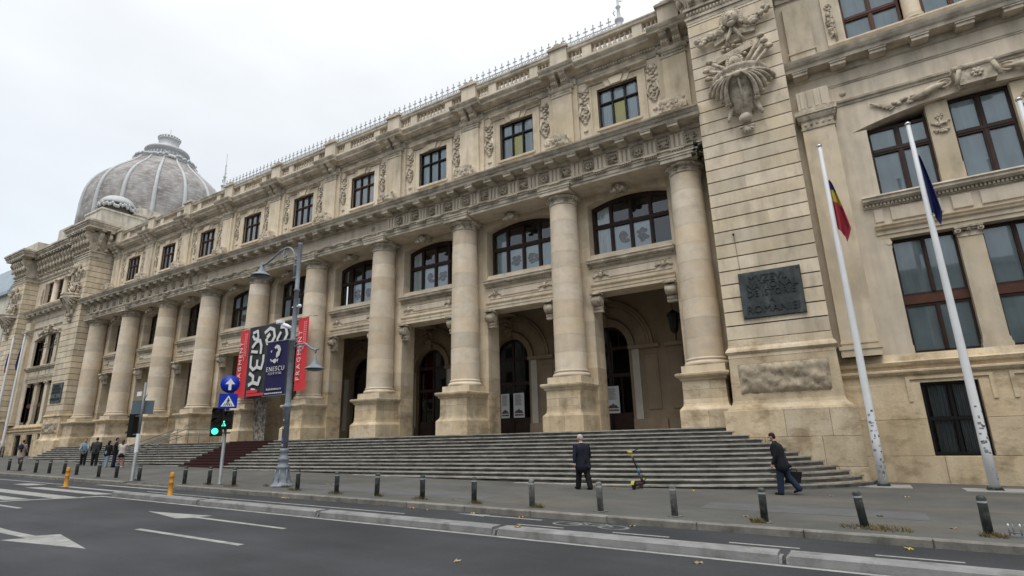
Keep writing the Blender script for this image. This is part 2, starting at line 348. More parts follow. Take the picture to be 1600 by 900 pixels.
# ---- front steps -------------------------------------------------
STAIR = thing('front_steps', 'wide weathered stone steps with rounded ends leading up to the column row', 'steps', (-29.25, -4.6, gz(-29.25)))
SO = Vector((-29.25, -4.6, gz(-29.25)))
def contour(i, ofs, zb):
    """front outline of step i (0 = top), mirrored about the middle"""
    xe = 1.1+.37*i+ofs; yf = -2.42-.366*i-ofs; yw = -2.15; b_ = yw-yf; a_ = b_*2.0+.05; pts = []
    for k in range(11):
        t = k/10*PI/2; pts.append((xe-a_+a_*math.cos(t), yw-b_*math.sin(t)))
    left = [(-58.5-x, y) for x, y in pts]
    jr = random.Random(i*7+(1 if ofs > 0 else 2)); xa, xb = pts[-1][0], left[-1][0]; mid = []
    for k in range(1, 90):
        d = jr.uniform(-.006, .006)+(.03 if jr.random() < .05 and ofs > 0 else 0); mid.append((xa+(xb-xa)*k/90+jr.uniform(-.2, .2), yf+d))
    return pts+mid+left[::-1]
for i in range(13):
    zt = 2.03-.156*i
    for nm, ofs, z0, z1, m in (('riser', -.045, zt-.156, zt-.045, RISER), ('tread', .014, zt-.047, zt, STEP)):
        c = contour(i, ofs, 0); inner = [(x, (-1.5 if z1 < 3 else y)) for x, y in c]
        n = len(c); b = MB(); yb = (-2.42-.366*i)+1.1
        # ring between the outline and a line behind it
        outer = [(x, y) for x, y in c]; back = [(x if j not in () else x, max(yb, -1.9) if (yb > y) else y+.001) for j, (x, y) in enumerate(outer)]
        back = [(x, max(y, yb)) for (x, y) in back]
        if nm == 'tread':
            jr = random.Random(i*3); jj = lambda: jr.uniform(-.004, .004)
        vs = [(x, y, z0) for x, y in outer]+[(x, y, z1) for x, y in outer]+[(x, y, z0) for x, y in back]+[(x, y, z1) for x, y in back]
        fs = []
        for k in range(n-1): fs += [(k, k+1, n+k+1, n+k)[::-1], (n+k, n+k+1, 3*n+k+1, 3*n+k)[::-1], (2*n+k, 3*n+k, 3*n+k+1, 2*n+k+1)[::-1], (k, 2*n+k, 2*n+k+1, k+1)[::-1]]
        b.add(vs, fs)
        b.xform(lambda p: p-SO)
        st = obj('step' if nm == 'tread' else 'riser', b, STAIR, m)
        st['label'] = 'step %d from the bottom' % (13-i) if nm == 'tread' else ''
        if nm != 'tread': del st['label']
        else: del st['label']
fb = MB(); fb.box(-60, 1.5, -2.3, 4.0, 1.0, 2.022); obj('portico_floor', fb, MUS, STEP)

# ---- columns -----------------------------------------------------
def rr(z): t = (z-4.95)/(13.72-4.95); return .80-.09*t**1.6
zs = [4.95+i*(13.62-4.95)/10 for i in range(11)]
drum = []
for i in range(10):
    b = MB(); h = zs[i+1]-zs[i]; b.lathe([(rr(zs[i]), 0), (rr(zs[i+1]), h-.007)], n=32, caps=False)
    drum.append(b.mesh('drum', DRUM))
b = MB(); b.lathe([(.90, 4.60), (.94, 4.66), (.94, 4.72), (.89, 4.79), (.835, 4.80), (.825, 4.84), (.86, 4.87), (.86, 4.91), (.82, 4.945), (.80, 4.95)], n=32, cz=0); base_m = b.mesh('column_base', DRUM)
b = MB(); b.ring(0, 0, [(.90, 4.27), (.90, 4.60)], 0, 0); plb_m = b.mesh('plinth_block', BLOCK)
b = MB(); b.ring(0, 0, [(.88, 3.93), (.95, 3.98), (.97, 4.06), (1.06, 4.10), (1.10, 4.17), (1.10, 4.24), (1.04, 4.27)], 0, .22); pcap_m = b.mesh('pedestal_cap', TAN)
b = MB(); b.ring(0, 0, [(1.05, 2.72), (1.04, 2.76), (.99, 2.82), (.92, 2.90), (.89, 3.0), (.88, 3.2)], 0, .22); pfl_m = b.mesh('pedestal_moulding', TAN)
def ped_block(z0, z1, h, split):
    ms = []
    for a0, a1 in split:
        b = MB(); b.box(a0, a1, -h-.22, h+.3, z0, z1, c=.008); ms.append(b.mesh('pedestal_block', TAN))
    return ms
pbs = ped_block(2.03, 2.718, 1.05, ((-1.05, .1), (.106, 1.05)))+ped_block(3.2, 3.56, .88, ((-.88, -.2), (-.194, .88)))+ped_block(3.566, 3.93, .88, ((-.88, .25), (.256, .88)))
b = MB(); b.lathe([(.71, 13.62), (.755, 13.66), (.76, 13.70), (.72, 13.73), (.715, 13.95), (.78, 13.96), (.86, 14.02), (.90, 14.08), (.88, 14.105)], n=32)
for k in range(22):
    a = 2*PI*k/22; b.blob((.86*math.cos(a), .86*math.sin(a), 14.02), (.07, .07, .065), 6, 4)
for k in range(12):
    a = 2*PI*k/12+.1; x, y = .735*math.cos(a), .735*math.sin(a)
    b.blob((x, y, 13.84), (.05, .05, .06), 6, 4)
    for q in range(5):
        t = 2*PI*q/5; b.blob((x-math.sin(a)*.07*math.cos(t), y+math.cos(a)*.07*math.cos(t), 13.84+.07*math.sin(t)), .03, 5, 3)
capm = b.mesh('capital', CARVE)
b = MB(); b.box(-.85, .85, -1.02, .9, 14.11, 14.30); b.box(-.90, .90, -1.06, .9, 14.30, 14.42); b.box(-.94, .94, -1.10, .9, 14.42, 14.50); aba_m = b.mesh('abacus', TRIM)
def column(cx):
    c = obj('column', None, MUS, loc=(cx, -.9, 0))
    for i in range(10): obj('drum', drum[i], c, loc=(0, 0, zs[i]), rot=(0, 0, RND.random()*6))
    obj('column_base', base_m, c); obj('plinth_block', plb_m, c); obj('pedestal_cap', pcap_m, c); obj('pedestal_moulding', pfl_m, c)
    for m in pbs: obj('pedestal_block', m, c)
    obj('capital', capm, c, rot=(0, 0, RND.random())); obj('abacus', aba_m, c)
for i in range(NC): column(-i*S)

# ---- piers behind the columns and bay infill --------------------------------
zc = [2.03]+[2.72+.79*k for k in range(15)]
zc = [z for z in zc if z < 13.9]+[14.3]
pm_ = []
for k in range(len(zc)-1):
    for sp_ in (None,):
        b = MB(); b.box(-1.1, 1.1, -.2, .95, zc[k]+.001, zc[k+1]-.001, c=.0025); pm_.append(b.mesh('pier_block', TAN if zc[k] < 4.5 else BLOCK))
core = MB(); core.box(-1.08, 1.08, -.17, .93, 2.03, 14.3); core_m = core.mesh('pier_core', DARKJ)
for i in range(NC):
    p = obj('portico_pier', None, MUS, loc=(-i*S, 0, 0)); obj('pier_core', core_m, p)
    for k, m in enumerate(pm_): obj('pier_block', m, p)
def arch_z(x, hw, zs_, zc_):
    h = zc_-zs_; R_ = (hw*hw+h*h)/(2*h); return zc_-R_+math.sqrt(max(R_*R_-x*x, 0))
def arch_head(b, cx, hw, zs_, zc_, ztop, y0, y1, n=14):
    pts = [(cx-hw+2*hw*k/n, arch_z(-hw+2*hw*k/n, hw, zs_, zc_)) for k in range(n+1)]
    for k in range(n):
        (xa, za), (xb, zb) = pts[k], pts[k+1]
        b.add([(xa, y0, za), (xb, y0, zb), (xb, y0, ztop), (xa, y0, ztop), (xa, y1, za), (xb, y1, zb), (xb, y1, ztop), (xa, y1, ztop)], [(0, 1, 2, 3), (7, 6, 5, 4), (0, 4, 5, 1), (3, 2, 6, 7), (0, 3, 7, 4), (1, 5, 6, 2)])
    return b
HW = 2.15
def scroll(b, x0, x1, cy, cz, r, turns=1.6, th=.06, n=26, d=1, a0=0):
    for s0, s1 in ((x0, x1),):
        pts = []
        for k in range(n):
            a = a0+d*turns*2*PI*k/(n-1); q = r*(1-.85*k/(n-1)); pts.append(Vector((0, cy+q*math.cos(a), cz+q*math.sin(a))))
        for k in range(n-1):
            p, q = pts[k], pts[k+1]; b.tube([(s0, p.y, p.z), (s0, q.y, q.z)], th, 5)
            b.tube([(s1, p.y, p.z), (s1, q.y, q.z)], th, 5)
# scroll bracket under the lintel
b = MB(); b.lathe([(.26, -.24), (.26, .24)], n=16); b.xform(lambda p: Vector((p.z, p.x-.32, p.y+8.44)))
b.lathe([(.15, -.27), (.15, .27)], n=12, cx=0); n0 = len(b.v)-24
for k in range(n0, len(b.v)): p = b.v[k]; b.v[k] = (p[2], p[0]-.32, p[1]+8.44)
b.box(-.24, .24, -.28, .0, 8.44, 8.80); b.box(-.28, .28, -.66, 0, 8.72, 8.82)
b.poly([(-.2, 7.95), (.2, 7.95), (.24, 8.5), (-.24, 8.5)], -.22, 0); b.box(-.24, .24, -.26, 0, 7.86, 7.96)
for k in range(5): b.tube([(-.16+.08*k, -.23, 8.0), (-.16+.08*k, -.3, 8.2)], .025, 5)
b.lathe([(.10, -.235), (.10, .235)], n=10); n0 = len(b.v)-20
for k in range(n0, len(b.v)): p = b.v[k]; b.v[k] = (p[2], p[0]-.22, p[1]+8.06)
BRK = b.mesh('scroll_bracket', CARVE)
# carved key block between window arch and soffit
b = MB(); b.poly([(-.28, 13.95), (.28, 13.95), (.36, 14.29), (-.36, 14.29)], -.75, -.18)
r_ = random.Random(3)
for k in range(26):
    t = k/25; b.blob((r_.uniform(-.3, .3), -.95+.6*(1-t)*.6-.1*r_.random(), 14.22-.4*t), .085+.04*r_.random(), 6, 4)
b.blob((0, -.85, 14.1), (.16, .14, .19), 8, 6); b.blob((0, -.99, 14.08), (.04, .05, .05), 5, 4)
KEYM = b.mesh('carved_keystone', CARVE)
# flower relief
b = MB()
for k in range(8): a = 2*PI*k/8; b.blob((.15*math.cos(a), -.03, .15*math.sin(a)), (.075, .06, .075), 6, 4)
b.blob((0, -.06, 0), (.075, .075, .075), 7, 5); b.tube([(.26*math.cos(a), -.02, .26*math.sin(a)) for a in [2*PI*k/20 for k in range(21)]], .022, 5); ROSE = b.mesh('rosette', CARVE)
b = MB(); r_ = random.Random(5)
for k in range(5): a = PI*.25*k; b.tube([(-.22+.11*k, -.02, -.2), (.0+.08*math.cos(a), -.07, .0), (.24*math.cos(a), -.03, .24*math.sin(a)*.8)], [.035, .05, .03], 5)
for k in range(14): b.blob((r_.uniform(-.24, .24), -.03, r_.uniform(-.24, .24)), .045, 5, 3)
TROPH = b.mesh('relief_trophy', CARVE)
b = MB()
for s_ in (-1, 1):
    for k in range(6): b.blob((s_*(.08+.06*k), -.03, .03*math.sin(k)), (.07-.006*k, .05, .06-.004*k), 6, 4)
b.blob((0, -.07, .02), (.10, .08, .11), 7, 5)
for k in range(5): a = PI*(k/4); b.blob((.13*math.cos(a), -.04, .03+.13*math.sin(a)), .05, 6, 4)
MASK = b.mesh('leaf_ornament', CARVE)

def art_poster(wd, h, seed, parent, loc):
    b = MB(); b.box(-wd/2, wd/2, 0, .01, 0, h); po = obj('poster', b, parent, POST, loc=loc)
    return po
ART = []
for sd_ in range(4):
    b = MB(); r_ = random.Random(sd_+20)
    for k in range(16):
        a = r_.random()*6.28; q = .22*math.sqrt(r_.random()); rad = .05+.09*r_.random()
        pts = [(q*math.cos(a)+rad*(1+.3*r_.random())*math.cos(t), q*math.sin(a)*1.1+rad*(.7+.3*r_.random())*math.sin(t)) for t in [2*PI*j/8 for j in range(8)]]
        b.add([(x, -.004-.0015*k, z) for x, z in pts], [tuple(range(8))])
    ART.append(b.mesh('exhibit_print', ARTI))
FLATC = mat('flat_pale_blind', (.60, .66, .67), .9, streak=.25, var=.12, vscale=.8)
def window(parent, cx, hw, y, z0, z1, cols, bars, fm, zc_=None, fw=.09, mw=.08, gm=GLASS, name='window', fill=None, depth=.12, room=True):
    """frame > panes (sub-parts): cols = pane boundaries as fractions, bars = z of cross bars; zc_ gives an arched head"""
    top = (lambda x: arch_z(x, hw, z1, zc_)) if zc_ else (lambda x: z1)
    f = MB(); f.box(-hw, -hw+fw, 0, depth, z0, top(hw)+(.0 if not zc_ else .04)); f.box(hw-fw, hw, 0, depth, z0, top(hw)+(.0 if not zc_ else .04)); f.box(-hw+fw, hw-fw, 0, depth, z0, z0+fw)
    if zc_:
        n = 12
        for k in range(n):
            xa, xb = -hw+fw+(2*hw-2*fw)*k/n, -hw+fw+(2*hw-2*fw)*(k+1)/n
            f.add([(xa, 0, top(xa)-fw*1.7), (xb, 0, top(xb)-fw*1.7), (xb, 0, top(xb)), (xa, 0, top(xa)), (xa, depth, top(xa)-fw*1.7), (xb, depth, top(xb)-fw*1.7), (xb, depth, top(xb)), (xa, depth, top(xa))], [(0, 1, 2, 3), (0, 4, 5, 1), (3, 2, 6, 7)])
    else: f.box(-hw+fw, hw-fw, 0, depth, z1-fw, z1)
    xs = [-hw+fw]+[-hw+2*hw*c for c in cols]+[hw-fw]
    for c in cols:
        x = -hw+2*hw*c; f.box(x-mw/2, x+mw/2, -.03, depth, z0+fw, top(x)-fw*.8); f.box(x-mw*.2, x+mw*.2, -.055, -.03, z0+fw, top(x)-fw)
    for z in bars: f.box(-hw+fw, hw-fw, -.045, depth-.01, z-mw*.6, z+mw*.6); f.box(-hw+fw, hw-fw, -.07, -.045, z-mw*.2, z+mw*.25)
    w_ = obj(name, f, parent, fm, loc=(cx, y, 0))
    zz = [z0+fw]+list(bars)+[None]; k = 0
    for i in range(len(xs)-1):
        for j in range(len(zz)-1):
            xa, xb, za = xs[i], xs[i+1], zz[j]; zb_a = zz[j+1] if zz[j+1] is not None else None
            if zb_a is None: ta, tb = top(xa)-fw, top(xb)-fw
            else: ta = tb = zb_a
            p = MB(); yy = .06+.0007*((i*7+j*3) % 5)
            p.add([(xa, yy, za), (xb, yy, za), (xb, yy, tb), (xa, yy, ta), (xa, yy+.006, za), (xb, yy+.006, za), (xb, yy+.006, tb), (xa, yy+.006, ta)], [(0, 1, 2, 3)])
            obj('pane', p, w_, gm)
            if fill and (i, j) in fill:
                kind = fill[(i, j)]; hgt = min(ta, tb)-za
                if kind == 'f':
                    cb = MB(); cb.add([(xa, .09, za), (xb, .09, za), (xb, .09, tb), (xa, .09, ta)], [(0, 1, 2, 3)]); obj('roller_blind', cb, w_, FLATC)
                elif kind in ('c', 'w', 'y'):
                    cb = MB(); nn = 10; lo = .12 if kind != 'y' else .02
                    pts = [(xa+lo+(xb-xa-2*lo)*q/nn, .085+(.03*(q % 2) if kind != 'y' else 0)) for q in range(nn+1)]
                    vs = [(x, y_, za) for x, y_ in pts]+[(x, y_, ta+(tb-ta)*(x-xa)/(xb-xa)) for x, y_ in pts]
                    cb.add(vs, [(q, q+1, q+nn+2, q+nn+1) for q in range(nn)]); obj('curtain' if kind != 'y' else 'roller_blind', cb, w_, {'c': CURT, 'w': CURTW, 'y': YELL}[kind])
                elif kind[0] == 'p':
                    wd = xb-xa-.06; po = art_poster(wd, hgt-.03, 0, w_, ((xa+xb)/2, .10, za+.02)); obj('exhibit_print', ART[int(kind[1])], po, loc=(0, -.004, hgt*.42), scale=(1.25, 1, 1.25))
                k += 1
    if room:
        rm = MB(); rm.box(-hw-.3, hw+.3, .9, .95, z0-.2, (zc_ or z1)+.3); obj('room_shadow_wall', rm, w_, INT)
    return w_

# infill of a bay (local x about the bay centre)
def bay_parts():
    out = []
    hw2 = S/2-1.1
    b = MB(); arch_head(b, 0, HW, 13.75, 14.12, 14.3, -.19, .6); out.append(('arch_lintel', b.mesh('arch_lintel', BLOCK), (0, 0, 0)))
    b = MB(); b.prof(-hw2, hw2, [(-.30, 8.86), (-.30, 9.02), (-.33, 9.03), (-.33, 9.16), (-.37, 9.2), (-.40, 9.26), (-.22, 9.28), (-.22, 9.40), (.9, 9.40), (.9, 8.86)]); out.append(('lintel', b.mesh('lintel', BLOCK), (0, 0, 0)))
    b = MB(); b.box(-hw2, hw2, -.20, .9, 9.40, 10.18); b.box(-hw2+.15, hw2-.15, -.235, -.2, 9.50, 9.53); b.box(-hw2+.15, hw2-.15, -.235, -.2, 10.02, 10.05); b.box(-1.25, 1.25, -.25, -.2, 9.6, 9.95, c=.03); out.append(('spandrel_panel', b.mesh('spandrel_panel', STONE), (0, 0, 0)))
    b = MB(); b.prof(-hw2-.12, hw2+.12, [(-.20, 10.18), (-.28, 10.2), (-.28, 10.34), (-.42, 10.36), (-.50, 10.42), (-.50, 10.50), (-.55, 10.56), (-.52, 10.60), (-.2, 10.64), (.6, 10.64), (.6, 10.18)])
    n = 44
    for k in range(n): x = -hw2+.05+(2*hw2-.1)*k/(n-1); b.box(x-.028, x+.028, -.36, -.28, 10.24, 10.34)
    out.append(('sill_cornice', b.mesh('sill_cornice', TRIM), (0, 0, 0)))
    b = MB(); b.box(-hw2, hw2, -.24, .5, 10.64, 10.80); b.box(-hw2, hw2, -.12, .5, 10.80, 10.95); out.append(('window_sill', b.mesh('window_sill', STONE), (0, 0, 0)))
    b = MB()
    return out
BP = bay_parts()
fills = [{(1, 0): 'p0', (2, 0): 'p1', (0, 0): 'w', (0, 1): 'w'}, {(1, 0): 'p2', (2, 0): 'p3', (3, 0): 'c', (0, 1): 'c', (0, 0): 'c'}, {(1, 0): 'p0', (2, 0): 'p2', (0, 0): 'w', (0, 1): 'w'},
         {(1, 0): 'p1', (2, 0): 'p3', (3, 0): 'c'}, {(0, 0): 'c', (1, 0): 'c', (2, 0): 'w', (2, 1): 'c', (3, 0): 'c'}, {(1, 0): 'p2', (2, 0): 'p0', (0, 1): 'c', (1, 1): 'c'}, {(1, 0): 'p1', (2, 0): 'p2'}, {(1, 0): 'p0', (2, 0): 'c'}, {(1, 0): 'p3', (2, 0): 'p2'}]
for i in range(NC-1):
    cx = -S/2-i*S
    for nm, m, l in BP: obj(nm, m, MUS, loc=(cx, 0, 0))
    obj('carved_keystone', KEYM, MUS, loc=(cx-.15, 0, 0))
    for s_ in (-1, 1):
        obj('scroll_bracket', BRK, MUS, loc=(cx+s_*(2.15-.26), .0-.0, 0)); obj('leaf_ornament', MASK, MUS, loc=(cx+s_*1.62, -.2, 9.77), scale=(1.1, 1.1, 1.35))
    window(MUS, cx, 2.14, .42, 10.95, 13.75, (.25, .5, .75), (12.62,), WOODD, 14.10, fill=fills[i], fw=.15, mw=.18)

# ---- entablature -------------------------------------------------
XL, XR = -58.5-1.25, 1.25
b = MB(); b.prof(XL, XR, [(-1.70, 14.30), (-1.70, 14.44), (-1.74, 14.45), (-1.74, 14.62), (-1.79, 14.64), (-1.79, 14.74), (-1.86, 14.76), (-1.86, 14.83), (-1.62, 14.85), (-.1, 14.85), (-.1, 14.30)]); obj('architrave', b, MUS, TRIM)
b = MB(); b.box(XL, XR, -1.60, .5, 14.85, 15.62); obj('frieze', b, MUS, STONE)
b = MB(); b.prof(XL, XR, [(-1.60, 15.62), (-1.72, 15.64), (-1.76, 15.70), (-1.76, 15.86), (-2.42, 15.88), (-2.44, 16.02), (-2.50, 16.05), (-2.56, 16.14), (-2.64, 16.20), (-2.66, 16.27), (-2.60, 16.30), (-.35, 16.62), (.5, 16.62), (.5, 15.62)]); obj('main_cornice', b, MUS, TRIM)
b = MB(); b.box(-.24, .24, -2.36, -1.7, 15.68, 15.86); b.box(-.27, .27, -2.40, -1.7, 15.82, 15.875); b.box(-.2, .2, -2.3, -1.75, 15.655, 15.68)
modm = b.mesh('modillion', TRIM)
b = MB()
for k in range(3): b.box(-.30+.225*k, -.30+.225*k+.15, -1.75, -1.58, 14.88, 15.54, c=.03)
b.box(-.34, .34, -1.66, -1.58, 14.86, 15.55); b.box(-.37, .37, -1.72, -1.58, 15.54, 15.62)
trim_ = b.mesh('triglyph', STONE)
b = MB(); b.box(-.34, .34, -1.90, -1.78, 14.69, 14.75)
for k in range(6): b.lathe([(.045, 14.60), (.03, 14.69)], cx=-.28+.112*k, cy=-1.84, n=6)
gutm = b.mesh('guttae', TRIM)
b = MB(); b.box(-.30, .30, -1.635, -1.60, 14.92, 14.96); b.box(-.30, .30, -1.635, -1.60, 15.5, 15.54); b.box(-.30, -.26, -1.635, -1.60, 14.96, 15.5); b.box(.26, .30, -1.635, -1.60, 14.96, 15.5); metm = b.mesh('metope_frame', STONE)
ng = int((XR-.6)/1.3)
for k in range(-0, 46):
    x = -k*1.3
    if x < XL+.3: break
    obj('modillion', modm, MUS, loc=(x, 0, 0)); obj('guttae', gutm, MUS, loc=(x, 0, 0))
    plain = -39.6 < x < -18.9
    if not plain: obj('triglyph', trim_, MUS, loc=(x, 0, 0))
    if not (-40.2 < x-.65 < -18.6) and x-.65 > XL+.5:
        g_ = obj('metope_frame', metm, MUS, loc=(x-.65, 0, 0)); obj('rosette' if k % 2 else 'relief_trophy', ROSE if k % 2 else TROPH, g_, loc=(0, -1.60, 15.23), scale=(1.0, 1.9, 1.0))
x = .65; g_ = obj('metope_frame', metm, MUS, loc=(x, 0, 0)); obj('relief_trophy', TROPH, g_, loc=(0, -1.6, 15.23))
b = MB()
for a0, a1, c0, c1 in ((-39.4, -19.3, 14.93, 14.98), (-39.4, -19.3, 15.48, 15.53), (-39.4, -39.35, 14.98, 15.48), (-19.35, -19.3, 14.98, 15.48)): b.box(a0, a1, -1.64, -1.6, c0, c1)
obj('inscription_panel_frame', b, MUS, STONE)
for x in (-19.9, -38.8): obj('rosette', ROSE, MUS, loc=(x, -1.6, 15.23), scale=(.6, .8, .6))
b = MB(); b.box(XL, XR, -1.68, -.2, 14.29, 14.31); obj('portico_soffit', b, MUS, STONE)

# ---- attic storey ------------------------------------------------
AW = .02
for i in range(NC-1):
    cx = -S/2-i*S; b = MB()
    b.box(cx-S/2, cx-1.17, AW, .7, 16.5, 21.5); b.box(cx+1.17, cx+S/2, AW, .7, 16.5, 21.5); b.box(cx-1.17, cx+1.17, AW, .7, 16.5, 18.15); b.box(cx-1.17, cx+1.17, AW, .7, 20.62, 21.5)
    obj('attic_wall', b, MUS, STONE)
    b = MB(); b.box(cx-1.55, cx-1.17, -.06, AW+.1, 17.2, 20.95); b.box(cx+1.17, cx+1.55, -.06, AW+.1, 17.2, 20.95); b.box(cx-1.17, cx+1.17, -.06, AW+.1, 20.62, 20.95); b.box(cx-1.62, cx-1.5, -.09, AW, 17.2, 20.95); b.box(cx+1.5, cx+1.62, -.09, AW, 17.2, 20.95)
    b.box(cx-1.3, cx+1.3, -.12, AW+.1, 18.02, 18.15)
    obj('window_surround', b, MUS, BLOCK)
    b = MB(); b.prof(cx-1.75, cx+1.75, [(-.08, 21.0), (-.14, 21.02), (-.16, 21.12), (-.38, 21.16), (-.42, 21.26), (-.46, 21.30), (-.1, 21.38), (AW, 21.38), (AW, 21.0)]); obj('window_hood', b, MUS, TRIM)
    b = MB(); b.poly([(cx-.28, 20.60), (cx+.28, 20.60), (cx+.42, 21.02), (cx-.42, 21.02)], -.20, 0); b.poly([(cx-.62, 20.63), (cx-.30, 20.60), (cx-.44, 21.0), (cx-.78, 21.0)], -.12, 0); b.poly([(cx+.30, 20.60), (cx+.62, 20.63), (cx+.78, 21.0), (cx+.44, 21.0)], -.12, 0)
    obj('window_keystone', b, MUS, BLOCK)
    f = {(0, 0): 'c', (0, 1): 'c', (1, 1): 'c', (2, 0): 'c', (2, 1): 'c', (1, 0): 'y'} if i < 2 else {(0, 0): 'cw'[i % 2], (1, 0): 'cw'[i % 2], (2, 0): 'cw'[(i) % 2], (0, 1): 'c', (1, 1): 'cw'[i % 2], (2, 1): 'c'}
    window(MUS, cx, 1.17, .16, 18.15, 20.62, (.345, .655), (19.72,), BLACK if i < 3 else mat('brown_window_wood', (.075, .032, .02), .55, var=.25, vscale=3), fill=f, fw=.09, mw=.085)
# drop ornament beside the attic windows
b = MB(); r_ = random.Random(11)
for k in range(5): a = 2*PI*k/5; b.blob((.13*math.cos(a), -.02, .95+.13*math.sin(a)), (.085, .06, .085), 6, 4)
b.blob((0, -.07, .95), .09, 6, 4)
for k in range(16): b.blob((r_.uniform(-.17, .17)*(1-k/22), -.03, .72-.085*k), (.07+.04*r_.random(), .06, .07), 6, 4)
b.tube([(-.12, -.03, .3), (-.2, -.05, -.1), (-.02, -.04, -.6)], [.05, .04, .03], 5); b.tube([(.12, -.03, .3), (.2, -.05, -.1), (.02, -.04, -.6)], [.05, .04, .03], 5)
b.blob((0, -.03, -.95), (.09, .05, .07), 6, 4); DROP = b.mesh('drop_garland', CARVE)
b = MB(); b.poly([(-.62, 0), (.62, 0), (.62, .2), (.42, .46), (-.42, .46), (-.62, .2)], -.5, 0); r_ = random.Random(12)
for k in range(22): b.blob((r_.uniform(-.55, .55), -.5, r_.uniform(.06, .36)), .075, 6, 4)
FOOT = b.mesh('carved_foot_block', CARVE)
for i in range(NC-1):
    cx = -S/2-i*S
    for s_ in (-1, 1): obj('drop_garland', DROP, MUS, loc=(cx+s_*1.98, AW, 19.55), scale=(1.7, 1.3, 1.3))
b = MB(); b.box(-.62, .62, -.28, .1, 16.5, 20.9, c=.01); b.box(-.92, .92, -.13, .1, 16.5, 21.4); apm = b.mesh('attic_pilaster', BLOCK)
b = MB(); b.box(-.66, .66, -.32, .1, 20.9, 21.0); b.box(-.63, .63, -.30, .1, 21.0, 21.22)
b.prof(-.75, .75, [(-.3, 21.22), (-.36, 21.25), (-.42, 21.36), (-.42, 21.42), (.1, 21.42), (.1, 21.22)])
for k in range(9): b.blob((-.5+.125*k, -.31, 21.1), (.045, .04, .07), 5, 4)
acm = b.mesh('attic_capital', TRIM)
b = MB()
for s_ in (-.32, .32):
    b.box(s_-.21, s_+.21, -.42, 0, 21.42, 22.08); b.prof(s_-.19, s_+.19, [(-.42, 21.5), (-.5, 21.52), (-.62, 21.66), (-.6, 21.8), (-.82, 21.9), (-.9, 22.02), (-.88, 22.1), (-.4, 22.1)]); b.box(s_-.23, s_+.23, -.95, 0, 22.06, 22.12)
    for k in range(3): b.box(s_-.15+.11*k, s_-.09+.11*k, -.66, -.4, 21.56, 21.76)
ctm = b.mesh('twin_console', TRIM)
b = MB(); b.box(-.9, .9, -.22, .2, 21.42, 22.1); b.prof(-1.08, 1.08, [(-.3, 22.1), (-.98, 22.12), (-1.0, 22.24), (-1.08, 22.3), (-1.14, 22.38), (-1.16, 22.44), (-1.1, 22.47), (0, 22.52), (.5, 22.52), (.5, 22.1)]); rpm = b.mesh('cornice_break', TRIM)
b = MB(); b.box(-.55, .55, -.5, .3, 22.5, 23.92, c=.01); b.box(-.72, .72, -.64, .35, 22.5, 22.66); pdm = b.mesh('balustrade_pedestal', STONE)
b = MB(); b.box(-.66, .66, -.62, .36, 23.92, 24.06); b.box(-.58, .58, -.54, .3, 24.06, 24.16); b.poly([(-.5, 24.16), (.5, 24.16), (.3, 24.30), (-.3, 24.30)], -.46, .22); pcm = b.mesh('pedestal_cap', TRIM)
for i in range(NC):
    x = -i*S
    o = obj('attic_pilaster', apm, MUS, loc=(x, 0, 0)); obj('attic_capital', acm, o); obj('twin_console', ctm, o); obj('cornice_break', rpm, o)
    obj('carved_foot_block', FOOT, MUS, loc=(x-.25, -.30, 17.5), scale=(1.15, 1, 1.5))
    o = obj('balustrade_pedestal', pdm, MUS, loc=(x, 0, 0)); obj('pedestal_cap', pcm, o)
b = MB(); b.prof(XL-.4, XR+.2, [(AW, 21.4), (-.05, 21.42), (-.05, 21.78), (-.14, 21.8), (-.14, 21.92), (-.30, 21.96), (-.62, 22.1), (-.64, 22.22), (-.72, 22.30), (-.78, 22.38), (-.80, 22.44), (-.3, 22.5), (1.2, 22.5), (1.2, 21.4)])
n = 380
for k in range(n): x = XL+(XR-XL)*k/(n-1); b.box(x-.045, x+.045, -.22, -.13, 21.80, 21.90)
obj('roof_cornice', b, MUS, TRIM)
b = MB(); b.box(XL-.4, XR+.2, -.36, .2, 22.5, 22.92); obj('balustrade_base', b, MUS, STONE)
b = MB(); b.prof(XL-.4, XR+.2, [(-.34, 23.56), (-.40, 23.60), (-.42, 23.74), (-.46, 23.78), (-.46, 23.86), (-.2, 23.92), (.16, 23.9), (.16, 23.56)]); obj('balustrade_rail', b, MUS, TRIM)
b = MB(); b.lathe([(.085, 0), (.085, .05), (.055, .07), (.10, .16), (.115, .24), (.085, .34), (.05, .46), (.06, .54), (.085, .58), (.085, .64)], n=8); bal = b.mesh('baluster', STONE)
b = MB(); b.box(-.28, .28, -.33, .12, 22.92, 23.56); blk = b.mesh('balustrade_block', STONE)
for i in range(NC-1):
    x0 = -i*S
    for dx in (-1.75, -4.75): obj('balustrade_block', blk, MUS, loc=(x0+dx, 0, 0))
    xs_ = [-.75-.24*k for k in range(4)]+[-2.2-.30*k for k in range(8)]+[-5.25-.24*k for k in range(3)]
    for dx in xs_: obj('baluster', bal, MUS, loc=(x0+dx, -.12, 22.92))
